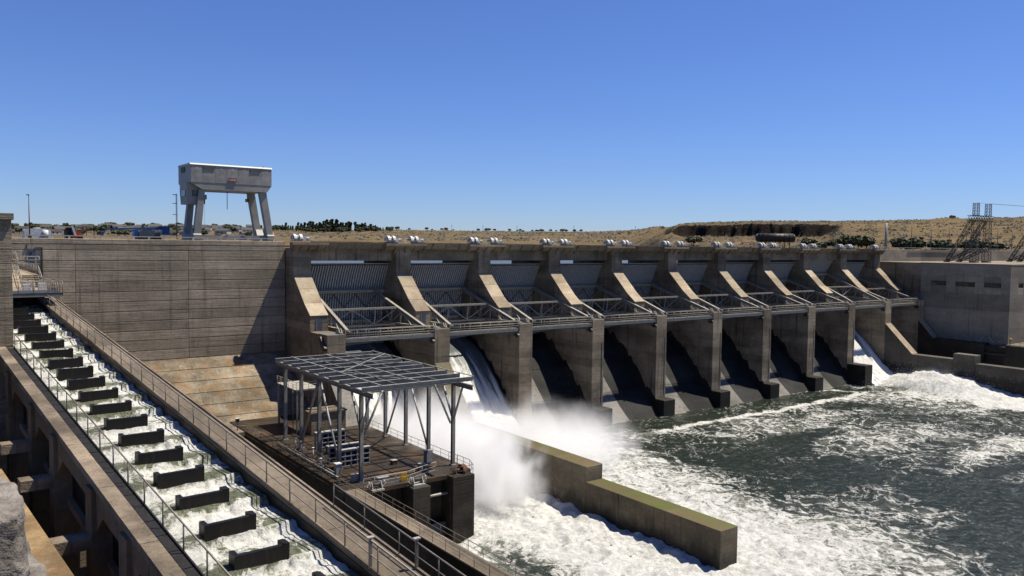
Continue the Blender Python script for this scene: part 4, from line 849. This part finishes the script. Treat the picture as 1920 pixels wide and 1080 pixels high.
lpz = thing('light_pole', 'tall thin light pole behind the white tank', 'pole', (13.85, 143, 35.75)); MB().tube((13.8, 143, 35.75), (13.75, 143, 42.55), .09, 8, .05).build('shaft', 'rust', lpz); box('lamp', 'dark_metal', lpz, 13.45, 13.85, 142.8, 143.1, 42.55, 42.68); box('base', 'dark_metal', lpz, 13.6, 14.05, 142.8, 143.2, 35.76, 36.6)
te = thing('telehandler', 'small red lifting vehicle with white boom parked on the dam', 'vehicle', (19.9, 145, 35.75))
box('chassis', 'red', te, 18.8, 21.2, 144.3, 146, 36.15, 36.6); cb2 = MB().prismy([(18.8, 36.6), (18.7, 37.3), (19.0, 37.75), (19.8, 37.75), (19.9, 36.6)], 144.4, 145.8).build('cab', 'black', te); box('cab_roof', 'red', cb2, 18.95, 19.95, 144.35, 145.85, 37.76, 37.86); box('hood', 'red', te, 19.95, 21.0, 144.5, 145.8, 36.62, 37.25)
MB().bar((19.7, 144.2, 38.1), (20.2, 144.2, 36.5), .22, .3).build('boom', 'white', te)
for x in (19.2, 20.8):
    for yy in (144.15, 146.0): o = MB().tube((x, yy-.15, 36.15), (x, yy+.15, 36.15), .40, 16).build('wheel', 'black', te)
for x in (21.2, 21.75): box('mast', 'rust', te, x, x+.1, 144.6, 144.7, 36.2, 38.1)
bl = thing('boom_lift', 'blue articulated boom lift folded down on the dam', 'vehicle', (30, 145, 35.75))
box('chassis', 'dark_metal', bl, 29.2, 33.0, 144.2, 146.4, 36.0, 36.45); box('turret', 'grey', bl, 29.5, 32.8, 144.2, 146.2, 36.46, 37.3); MB().prismy([(29.5, 37.302), (32.0, 37.302), (31.4, 37.65), (30.1, 37.65)], 144.3, 146.1).build('hood', 'grey', bl)
MB().bar((24.5, 144.9, 37.65), (33.9, 144.9, 38.15), .22, .24).build('boom', 'blue', bl); MB().bar((28.8, 145.6, 37.6), (34.0, 145.6, 37.95), .22, .2).build('boom', 'blue', bl); MB().bar((24.55, 144.9, 37.5), (24.1, 144.9, 36.6), .18, .2).build('jib', 'blue', bl)
MB().prismy([(33.1, 36.9), (34.3, 36.9), (34.4, 38.3), (33.4, 38.35)], 144.5, 146).build('riser', 'blue', bl); MB().prismy([(28.7, 36.7), (29.4, 36.5), (29.5, 37.4), (28.9, 37.6)], 144.4, 146).build('counterweight', 'blue', bl)
for x in (29.9, 32.3):
    for yy in (144.1, 146.5): MB().tube((x, yy-.18, 36.2), (x, yy+.18, 36.2), .45, 16).build('wheel', 'black', bl)
for z in (36.5, 37.2): box('basket_rail', 'blue', bl, 22.9, 24.1, 144.3, 145.5, z, z+.07)
for x in (22.95, 24.0):
    for yy in (144.35, 145.4): box('basket_post', 'blue', bl, x, x+.06, yy, yy+.06, 36.0, 37.2)
# ------------------------------------------------------------------ powerhouse, its deck and the wall behind it
ph = thing('powerhouse', 'massive grey concrete powerhouse with small horizontal windows beyond the spillway', 'powerhouse', (241, 97, 0))
XW = 240.6; ZR_ = [-5.5, 5.5, 10.4, 14.6, 19.2, 23.8, 28.6, 32.0]
WN = [(99.75, 104.2), (106.6, 112.05), (114.6, 119.0)]; WZ = (25.65, 27.05)
for z0, z1 in zip(ZR_, ZR_[1:]):
    if z0 == 23.8:
        ys_ = [97.4]+[v for w_ in WN for v in w_]+[122]
        for i in range(0, len(ys_), 2): panel_x(XW, ys_[i], ys_[i+1], z0, z1, .5, .03).build('concrete_panel', 'power', ph)
        for a, c in WN:
            panel_x(XW, a, c, z0, WZ[0], .5, .02).build('concrete_panel', 'power', ph); panel_x(XW, a, c, WZ[1], z1, .5, .02).build('concrete_panel', 'power', ph)
            o = box('window', 'glass', ph, XW+.28, XW+.33, a, c, *WZ); box('sill', 'power', o, XW+.02, XW+.279, a, c, WZ[0], WZ[0]+.08)
            for m_ in (1, 2): box('mullion', 'dark_metal', o, XW+.2, XW+.279, a+(c-a)*m_/3-.04, a+(c-a)*m_/3+.04, WZ[0]+.085, WZ[1])
        fx = [XW+.52, 245.8, 248.9, 262, 265, 278, 281, 300, 420]
        for i in range(0, len(fx)-1):
            if i in (1, 3, 5):
                panel_y(fx[i], fx[i+1], 97.4, z0, WZ[0], .5, .02).build('concrete_panel', 'power', ph); panel_y(fx[i], fx[i+1], 97.4, WZ[1], z1, .5, .02).build('concrete_panel', 'power', ph); o = box('window', 'glass', ph, fx[i], fx[i+1], 97.68, 97.73, *WZ); box('sill', 'power', o, fx[i], fx[i+1], 97.42, 97.679, WZ[0], WZ[0]+.08)
            else: panel_y(fx[i], fx[i+1], 97.4, z0, z1, .5, .03).build('concrete_panel', 'power', ph)
    else:
        panel_x(XW, 97.4, 122, z0, z1, .5, .03).build('concrete_panel', 'power', ph)
        for a, c in ((XW+.52, 264), (264, 300), (300, 420)): panel_y(a, c, 97.4, z0, z1, .5, .03).build('concrete_panel', 'power', ph)
    panel_x(XW+.9, 122.3, 135.5, z0, z1, .4, .03).build('concrete_panel', 'pier', ph)
box('core', 'power', ph, XW+1.3, 420, 97.95, 137.5, -5.5, 31.7); box('core', 'power', ph, XW+.52, XW+1.29, 97.95, 122, 28.7, 31.9)
box('roof', 'deck', ph, XW-.06, 420, 97.34, 122.2, 32.01, 32.3); box('roof', 'deck', ph, XW+.8, 420, 122.21, 137.5, 31.95, 32.2)
dwl = thing('deck_wall', 'pale concrete deck wall behind the powerhouse roof', 'wall', (300, 137.9, 32)); 
for a in np.arange(238, 420, 16.4): panel_y(max(a, 239.7), a+16.4, 137.6, 31.5, 36.05, .6, .04).build('wall_panel', 'power', dwl)
box('pipe_run', 'dgalv', dwl, 262, 300, 137.35, 137.55, 35.4, 35.6)
railing('guard_rail', 'low rail with short posts on the deck wall behind the powerhouse roof', [(240, 138.0, 36.06), (420, 138.0, 36.06)], .55, 2.6, .05, 'galv', 0, cat='guard rail')
td = thing('tailrace_deck', 'dark shaded concrete wall and deck in front of the powerhouse', 'deck', (238, 100, 0))
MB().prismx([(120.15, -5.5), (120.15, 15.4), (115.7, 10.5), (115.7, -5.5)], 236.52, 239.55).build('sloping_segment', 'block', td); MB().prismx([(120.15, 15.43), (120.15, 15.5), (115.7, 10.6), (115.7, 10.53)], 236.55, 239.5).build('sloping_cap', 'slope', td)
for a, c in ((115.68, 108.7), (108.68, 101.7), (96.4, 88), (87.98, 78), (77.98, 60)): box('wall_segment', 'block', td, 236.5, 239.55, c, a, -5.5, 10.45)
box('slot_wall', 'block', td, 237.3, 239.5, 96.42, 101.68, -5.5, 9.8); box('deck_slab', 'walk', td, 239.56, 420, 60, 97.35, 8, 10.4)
box('stiff_beam', 'dark_metal', td, 236.9, 237.28, 96.42, 101.68, 7.6, 8.0)
railing('handrail', 'handrail along the edge of the shaded powerhouse deck', [(236.7, 115, 10.46), (236.7, 66, 10.46)], 1.05, 2.4, .04, 'rail', 1)
for i, (x, y) in enumerate(((237.9, 106), (238.2, 104.4), (238.4, 99.9))):
    t = thing('davit', 'grey steel davit frame on the powerhouse deck edge', 'davit', (x, y, 10.46), 'davits on the powerhouse deck'); MB().bar((x, y, 10.46), (x+.2, y+(1.6 if i != 1 else -1.5), 12.1), .18, .18).build('strut', 'galv', t); MB().bar((x, y+(.9 if i != 1 else -.8), 10.46), (x+.1, y+(.95 if i != 1 else -.85), 11.2), .12, .12).build('prop', 'galv', t)
yl = thing('deck_lamp', 'yellow lamp on a post at the powerhouse corner', 'lamp', (238.6, 96, 10.45)); MB().tube((238.6, 96, 10.46), (238.6, 96, 11.5), .08, 8).build('post', 'lrail', yl); MB().tube((238.6, 96, 11.5), (238.6, 96, 12.3), .3, 12).build('lamp_housing', 'yellow', yl)
# ------------------------------------------------------------------ lattice towers and poles
def lattice(p, q, w0, w1, n, r=.07):
    b = MB(); p, q = Vector(p), Vector(q); _, _, d, a, c = b._fr(p, q, (0, 1, 0) if abs((q-p).normalized().y) < .9 else (0, 0, 1))
    R_ = []
    for i in range(n+1): t_ = i/n; cc = p.lerp(q, t_); h_ = (w0+(w1-w0)*t_)/2; R_.append([cc+a*sx*h_+c*sy*h_ for sx, sy in ((-1, -1), (1, -1), (1, 1), (-1, 1))])
    for j in range(4):
        b.bar(R_[0][j], R_[-1][j], r*1.5, r*1.5)
        for i in range(n): b.bar(R_[i][j], R_[i+1][(j+1) % 4], r, r); b.bar(R_[i+1][j], R_[i][(j+1) % 4], r, r)
    return b
for s, lab in ((0, 'dark lattice steel line tower with two masts on the powerhouse roof'), (44, 'second lattice line tower further along the powerhouse roof')):
    t = thing('lattice_tower', lab, 'tower', (262+s, 115, 32.2))
    for x in (258.2+s, 266.2+s):
        lattice((x, 115, 32.3), (x, 115, 45.0), 1.9, 1.6, 9).build('column', 'dark_metal', t); lattice((x, 115, 46.5), (x, 115, 50.4), 1.4, 1.3, 4).build('mast', 'dark_metal', t); lattice((x-.4, 123, 32.4), (x-.3, 115.8, 45.2), .8, 1.2, 9).build('back_leg', 'dark_metal', t); lattice((x-.4, 123, 32.4), (x-.3, 115.8, 36.2), .6, .8, 5).build('tie_leg', 'dark_metal', t)
        box('footing', 'deck', t, x-1.1, x+1.1, 114, 116, 32.301, 32.8); box('footing', 'deck', t, x-1.0, x+.3, 122.4, 123.6, 32.301, 32.8)
    lattice((254.6+s, 115, 45.8), (268.2+s, 115, 45.8), 1.5, 1.5, 8, .09).build('cross_arm', 'dark_metal', t); lattice((258.4+s, 115, 36.0), (266+s, 115, 36.0), .9, .9, 5).build('tie_girder', 'dark_metal', t)
    for x in (258.2+s, 266.2+s): MB().tube((x, 115, 50.4), (x+90, 95, 49.0), .03, 4).build('wire', 'dark_metal', t)
for i, (x, zt, r, lab) in enumerate(((254.6, 44.6, .42, 'thick pale steel pole on the deck beside the last hoist'), (270.8, 45.2, .13, ''), (284, 45.2, .13, ''), (297, 45.1, .13, ''), (309.9, 44.3, .13, ''), (335.2, 45.4, .15, ''), (347.8, 44.9, .15, ''))):
    t = thing('light_pole', lab or 'slim light pole on the deck behind the powerhouse, %s after the thick pole' % ORD[i], 'pole', (x, 141, 35.7), None if lab else 'slim poles behind the powerhouse')
    MB().tube((x, 141, 35.7), (x, 141, zt), r, 10, r*.75).build('shaft', 'galv' if r > .3 else 'rail', t); MB().tube((x, 141, 35.705), (x, 141, 36.1), r*1.8, 10).build('base_collar', 'galv', t)
    if r < .3: box('lamp_arm', 'galv', t, x-.5, x+.5, 140.9, 141.1, zt-1.2, zt-1.1)
# ------------------------------------------------------------------ far bank: tank, trees, houses, scrub, poles
tx, ty, tz = on_terr(54.25, 520); v = Vector((math.cos(math.radians(54.25)), -math.sin(math.radians(54.25)), 0)); cc = Vector((tx, ty, 42.2))
st = thing('surge_tank', 'long dark ribbed horizontal tank on legs on the hillside', 'tank', (tx, ty, tz))
MB().tube(cc-v*10.4, cc+v*10.4, 2.6, 24).build('shell', 'tank', st)
for s in (-1, 1): MB().tube(cc+v*10.402*s, cc+v*11.6*s, 2.58, 24, 1.5).build('end_cap', 'tank', st)
for i in range(7):
    c_ = cc+v*(-8.4+2.8*i); MB().tube(c_-v*.14, c_+v*.14, 2.85, 24).build('band', 'tank', st); MB().bar(c_+Vector((0, 0, -2.4)), Vector((c_.x, c_.y, tz-.8)), .9, .5, tuple(v)).build('leg', 'tank', st)
def crown_mesh(name, n, shape, mat, seed):
    r = np.random.default_rng(seed); vs = []; fs = []
    cl = []
    for _ in range(16 if shape != 'poplar' else 12):
        if shape == 'poplar': t_ = r.random(); cl.append((r.normal(0, .05), r.normal(0, .05), .12+.85*t_, .13*(1-.75*t_**2)))
        else:
            a = r.random()*6.28; q = r.random()**.5*.36; cl.append((q*math.cos(a), q*math.sin(a), .38+.45*r.random()*(1-q), .14+.10*r.random()))
    for i in range(n):
        c = cl[r.integers(len(cl))]; d = r.normal(size=3); d /= np.linalg.norm(d); k_ = c[3]*(.55+.5*r.random()); p = np.array(c[:3])+d*k_*np.array([1, 1, 1.0 if shape != 'poplar' else 2.2])
        s_ = .045+.04*r.random(); u_ = r.normal(size=3); u_ /= np.linalg.norm(u_); w_ = np.cross(u_, d); w_ /= np.linalg.norm(w_)+1e-6; k0 = len(vs)
        vs += [tuple(p-u_*s_-w_*s_), tuple(p+u_*s_-w_*s_*.8), tuple(p+u_*s_+w_*s_), tuple(p-u_*s_*.7+w_*s_)]; fs.append((k0, k0+1, k0+2, k0+3))
    me = bpy.data.meshes.new(name); me.from_pydata(vs, [], fs); me.materials.append(M[mat]); me.update(); return me
def trunk_mesh():
    b = MB(); b.tube((0, 0, -.06), (0, 0, .3), .03, 7, .022); b.tube((0, 0, .3), (.02, 0, .7), .022, 6, .01)
    for a in (0, 2.1, 4.2): b.tube((0, 0, .28), (.22*math.cos(a), .22*math.sin(a), .55), .013, 5, .006)
    return b.mesh('trunk', 'bark')
CR = [crown_mesh('crown', 520, 'round', 'leaf', 1), crown_mesh('crown', 520, 'round', 'leaf2', 2), crown_mesh('crown', 420, 'poplar', 'leaf', 3), crown_mesh('crown', 420, 'poplar', 'leaf', 4), crown_mesh('crown', 520, 'round', 'leaf', 5)]
TM = trunk_mesh()
def tree(a, r, h, kind, label, group, wide=1.):
    p = on_terr(a, r); t = thing('poplar_tree' if kind in (2, 3) else 'tree', label, 'tree', p, group, random.random()*6.28); t.scale = (h*wide, h*wide, h)
    link('trunk', TM, t); link('crown', CR[kind], t)
# windbreak of poplars and broadleaf trees
for i in range(46):
    a = 20.5+7.2*i/45+random.uniform(-.06, .06); h = 25*(.62+.38*math.exp(-((a-23.8)/1.6)**2))*random.uniform(.6, 1.12)
    if 25.0 < a < 25.3: continue
    tree(a, random.uniform(1850, 1960), h*(1.0 if a < 26.4 else .75), random.choice((2, 2, 3)), 'tall dark poplar in the windbreak on the far bank', 'poplars on the far bank', 1.2)
for i in range(30):
    a = 20.0+8*random.random(); tree(a, random.uniform(1780, 1880), random.uniform(9, 14), random.choice((0, 4)), 'round dark tree at the foot of the poplar windbreak', 'trees below the poplars', 1.2)
for i in range(150):
    a = random.uniform(3.6, 20.0); tree(a, random.uniform(1150, 2150), random.uniform(6, 12), *random.choice(((0, 'dark round tree among the far houses', 'dark trees among the far houses'), (1, 'dusty pale green tree among the far houses', 'dusty trees among the far houses'), (4, 'dark spreading tree among the far houses', 'spreading trees among the far houses'))), 1.15)
for i in range(34):
    a = random.uniform(27.5, 42); tree(a, random.uniform(2200, 2390), random.uniform(5, 12), random.choice((0, 1, 4)), 'small dark tree on the far plateau edge', 'trees on the far plateau', 1.2)
for a, r, h, w_ in ((58.7, 470, 8.6, 1.3), (59.4, 465, 8.8, 1.3), (59.9, 470, 8.0, 1.2), (61.9, 455, 8.6, 1.2), (62.6, 450, 9.2, 1.25), (63.9, 455, 7.2, 1.2), (64.3, 450, 8.0, 1.25), (65.7, 455, 7.0, 1.3), (66.3, 455, 7.5, 1.2), (67.2, 455, 6.0, 1.4)):
    tree(a, r, h, random.choice((0, 4)), 'dark bushy tree on the bank behind the deck', 'trees on the near hillside foot', w_)
for a, r, h in ((48.9, 560, 7), (42.2, 620, 6), (46.7, 520, 6.5), (56.3, 540, 7.5), (57.2, 500, 6), (58, 490, 6)): tree(a, r, h, 1, 'green bush on the slope above the spillway deck', 'bushes above the spillway deck', 1.6)
tree(64.7, 985, 5.2, 1, 'lone small tree on the hill crest beside the lattice tower', None, 1.5)
# houses of the far town
def house_mesh():
    return (MB().box(-6, 6, -4, 4, -1, 3.0).mesh('walls', 'house'), MB().prismx([(-4.4, 3.002), (4.4, 3.002), (0, 5.2)], -6.4, 6.4).mesh('roof', 'roofd'), MB().box(-3.5, -1.8, -4.08, -4.002, .9, 2.2).mesh('window', 'glass'), MB().box(.5, 1.6, -4.08, -4.002, -.1, 2.2).mesh('door', 'bluegrey'))
hm = house_mesh(); hw = MB().box(-6, 6, -4, 4, -1, 3.0).mesh('walls', 'white'); hr = MB().prismx([(-4.4, 3.002), (4.4, 3.002), (0, 5.2)], -6.4, 6.4).mesh('roof', 'bark')
for i in range(64):
    wi, ri = random.choice((0, 1)), random.choice((0, 0, 1)); a = random.uniform(4.2, 18.5); p = on_terr(a, random.uniform(1250, 2150)); t = thing('house', 'small %s house with %s roof among the far trees' % (('cream', 'white')[wi], ('dark grey', 'dark brown')[ri]), 'house', p, '%s houses of the far town with %s roofs' % (('cream', 'white')[wi], ('grey', 'brown')[ri]), math.radians(-a+random.uniform(-30, 30))); s = random.uniform(1.0, 2.0); t.scale = (s, s, s)
    link('walls', (hm[0], hw)[wi], t); link('roof', (hm[1], hr)[ri], t); link('window', hm[2], t); link('door', hm[3], t)
# scrub
def scrub(name, label, n, a0, a1, r0, r1, s0, s1, seed):
    r = np.random.default_rng(seed); a = r.uniform(a0, a1, n); rr = r.uniform(r0, r1, n); z = terr(a, rr); s = r.uniform(s0, s1, n)
    keep = fbm(a*2.2, rr/60, 3, 6) > .44; a, rr, z, s = a[keep], rr[keep], z[keep], s[keep]; n = len(a)
    x = rr*np.sin(np.radians(a)); y = rr*np.cos(np.radians(a)); base = np.array([(1, 0, 0), (.3, .95, .1), (-.8, .6, 0), (-.8, -.6, .1), (.3, -.95, 0), (.4, .2, .85), (-.3, -.2, .75)])
    V = base[None]*s[:, None, None]*r.uniform(.6, 1.3, (n, 7, 1)); V[:, :, 2] = V[:, :, 2]*.9-.1*s[:, None]; V += np.stack([x, y, z], -1)[:, None]
    F = [(0, 1, 5), (1, 2, 5), (2, 6, 5), (2, 3, 6), (3, 4, 6), (4, 5, 6), (4, 0, 5)]
    me = bpy.data.meshes.new(name); me.from_pydata(V.reshape(-1, 3).tolist(), [], [tuple(i*7+j for j in f) for i in range(n) for f in F]); me.materials.append(M['sage']); me.update(); setp(link(name, me), label, 'scrub', kind='stuff')
scrub('sagebrush', 'scattered dark sagebrush over the dry near hillside', 9000, 44, 74, 470, 1010, .5, 1.5, 3)
scrub('sagebrush', 'scattered scrub over the far dry bank', 9000, 3, 47, 1150, 2380, 1.2, 3.6, 4)
for i, a in enumerate((32.0, 34.2, 36.6, 40.6, 44.9)):
    p = on_terr(a, 2300); t = thing('utility_pole', 'thin utility pole on the far plateau skyline', 'pole', p, 'utility poles on the far skyline'); MB().tube((p[0], p[1], p[2]-1), (p[0], p[1], p[2]+17), .45, 6).build('shaft', 'bark', t); MB().bar((p[0]-2.5, p[1]+1.5, p[2]+15.5), (p[0]+2.5, p[1]-1.5, p[2]+15.5), .4, .4).build('cross_arm', 'bark', t)
p = on_terr(57.0, 470); t = thing('shed', 'small dark blue-grey shed on the bank behind the deck', 'shed', p, None, math.radians(-57)); MB().box(-4, 4, -2.5, 2.5, -.6, 2.6).build('walls', 'bluegrey', t, True); MB().box(-4.4, 4.4, -2.9, 2.9, 2.602, 2.9).build('roof', 'grey', t, True)
# ------------------------------------------------------------------ stone parapet near the viewpoint
stone('parapet_stone', 'rough grey stone block of the parapet, the upper smaller one', -.75, .165, 1.9, 2.42, 35.26, 35.44, 3.)
stone('parapet_stone', 'rough grey stone block of the parapet, the larger lower one', -.75, .25, 1.55, 2.38, 34.5, 35.25, 8.)
# ------------------------------------------------------------------ birds over the white water
for i, (x, y, z, rz) in enumerate(((60.2, 77, 2.6, .4), (62.5, 65.5, 2.2, 1.2), (57.5, 68, 2.4, 2.2), (62.3, 62.2, 2.0, .2), (60.0, 66.5, 3.0, 2.9))):
    t = thing('bird', 'small dark bird flying over the white water', 'bird', (x, y, z), 'birds over the white water', rz); t.scale = (.5, .5, .5)
    b = MB(); b.sphere((0, 0, 0), .11, 8, 6, 1, 2.4, .9); b.sphere((0, .29, .03), .065, 8, 6); b.add([(-.05, -.2, 0), (.05, -.2, 0), (.1, -.48, .02), (-.1, -.48, .02)], [(0, 1, 2, 3)]); b.build('body', 'dark_metal', t, True)
    for s in (-1, 1): MB().add([(.06*s, .12, .04), (.06*s, -.12, .04), (.38*s, -.06, .2), (.4*s, .1, .2), (.75*s, -.1, .12)], [(0, 1, 2, 3), (3, 2, 4)]).build('wing', 'dark_metal', t, True)
# ------------------------------------------------------------------ spray thrown up where the falling water lands
def mist(name, label, c, r, dens, sc_, seed, zfall):
    n = NT(name+'_air'); n.t.nodes.remove(n.b); pv = n.new('VolumePrincipled'); pv.inputs['Color'].default_value = (1, 1, 1, 1); pv.inputs['Anisotropy'].default_value = .15
    p = n.pos(); q = n.new('VectorMath'); q.operation = 'SUBTRACT'; n.lk(p, q.inputs[0]); q.inputs[1].default_value = c
    q2 = n.new('VectorMath'); q2.operation = 'DIVIDE'; n.lk(q.outputs[0], q2.inputs[0]); q2.inputs[1].default_value = r
    ln = n.new('VectorMath'); ln.operation = 'LENGTH'; n.lk(q2.outputs[0], ln.inputs[0])
    nz = n.noise(n.scl(p, (1, 1, .6), (seed, 0, 0)), sc_, 7, .62, .8)
    d = n.math('ADD', n.math('SUBTRACT', 1., ln.outputs['Value']), n.math('MULTIPLY', n.math('SUBTRACT', nz, .5), 2.1))
    d = n.ms(d, .05, .75); d = n.math('MULTIPLY', d, n.ms(n.xyz(p)[2], 0., zfall, 1., .15)); d = n.math('MULTIPLY', d, n.ms(ln.outputs['Value'], .8, 1., 1., 0.))
    n.lk(n.math('MULTIPLY', d, dens), pv.inputs['Density']); n.lk(pv.outputs[0], n.out.inputs['Volume'])
    b = MB(); b.sphere((0, 0, 0), 1.0, 24, 14, *r); o = link(name, b.mesh(name, n.m), None, c); return setp(o, label, 'mist', kind='stuff')
mist('mist', 'white spray cloud rising behind the canopy at the foot of the falls', (63.5, 103, 3.5), (13, 22, 13), .62, .2, 3., 14)
mist('mist', 'thin drifting spray right of the training wall', (86, 107, 2.2), (18, 19, 9), .22, .16, 9., 9)
mist('mist', 'low spray over the boiling white water by the powerhouse wall', (222, 104, 2.0), (18, 9, 4.5), .14, .2, 5., 6)
# droplets and torn clots of water thrown up at the foot of the falls
def spray(label, n, c, s, seed):
    r = np.random.default_rng(seed); P_ = np.array(c)+r.normal(size=(n, 3))*np.array(s); P_[:, 2] = np.abs(P_[:, 2]-c[2])*1.0+.2; sz = r.uniform(.03, .11, n)*np.exp(-P_[:, 2]/9)
    base = np.array([(1, 0, -.6), (-.6, .9, -.5), (-.5, -.9, -.6), (0, 0, 1)]); V = P_[:, None]+base[None]*sz[:, None, None]*r.uniform(.6, 1.5, (n, 4, 1))
    me = bpy.data.meshes.new('spray'); me.from_pydata(V.reshape(-1, 3).tolist(), [], [tuple(i*4+j for j in f) for i in range(n) for f in ((0, 1, 3), (1, 2, 3), (2, 0, 3), (0, 2, 1))]); me.materials.append(M['drops']); me.update(); setp(link('spray', me), label, 'spray', kind='stuff')
def drops():
    n = NT('water_droplets'); p = n.pos(); n.lk(n.mix(n.noise(p, 2.), (.55, .56, .55), (.75, .75, .73)), n.b.inputs['Base Color']); n.b.inputs['Roughness'].default_value = .4; return n.m
M['drops'] = drops()
spray('flying droplets at the foot of the fall beside the platform', 16000, (63.5, 107, 0), (4.2, 7.5, 4.0), 1)
spray('flying droplets at the foot of the broad fall right of the training wall', 16000, (82, 112, 0), (4.5, 5.5, 2.6), 2)
spray('flying droplets over the burst by the powerhouse wall', 9000, (216, 105, 1), (9, 6, 2.2), 3)
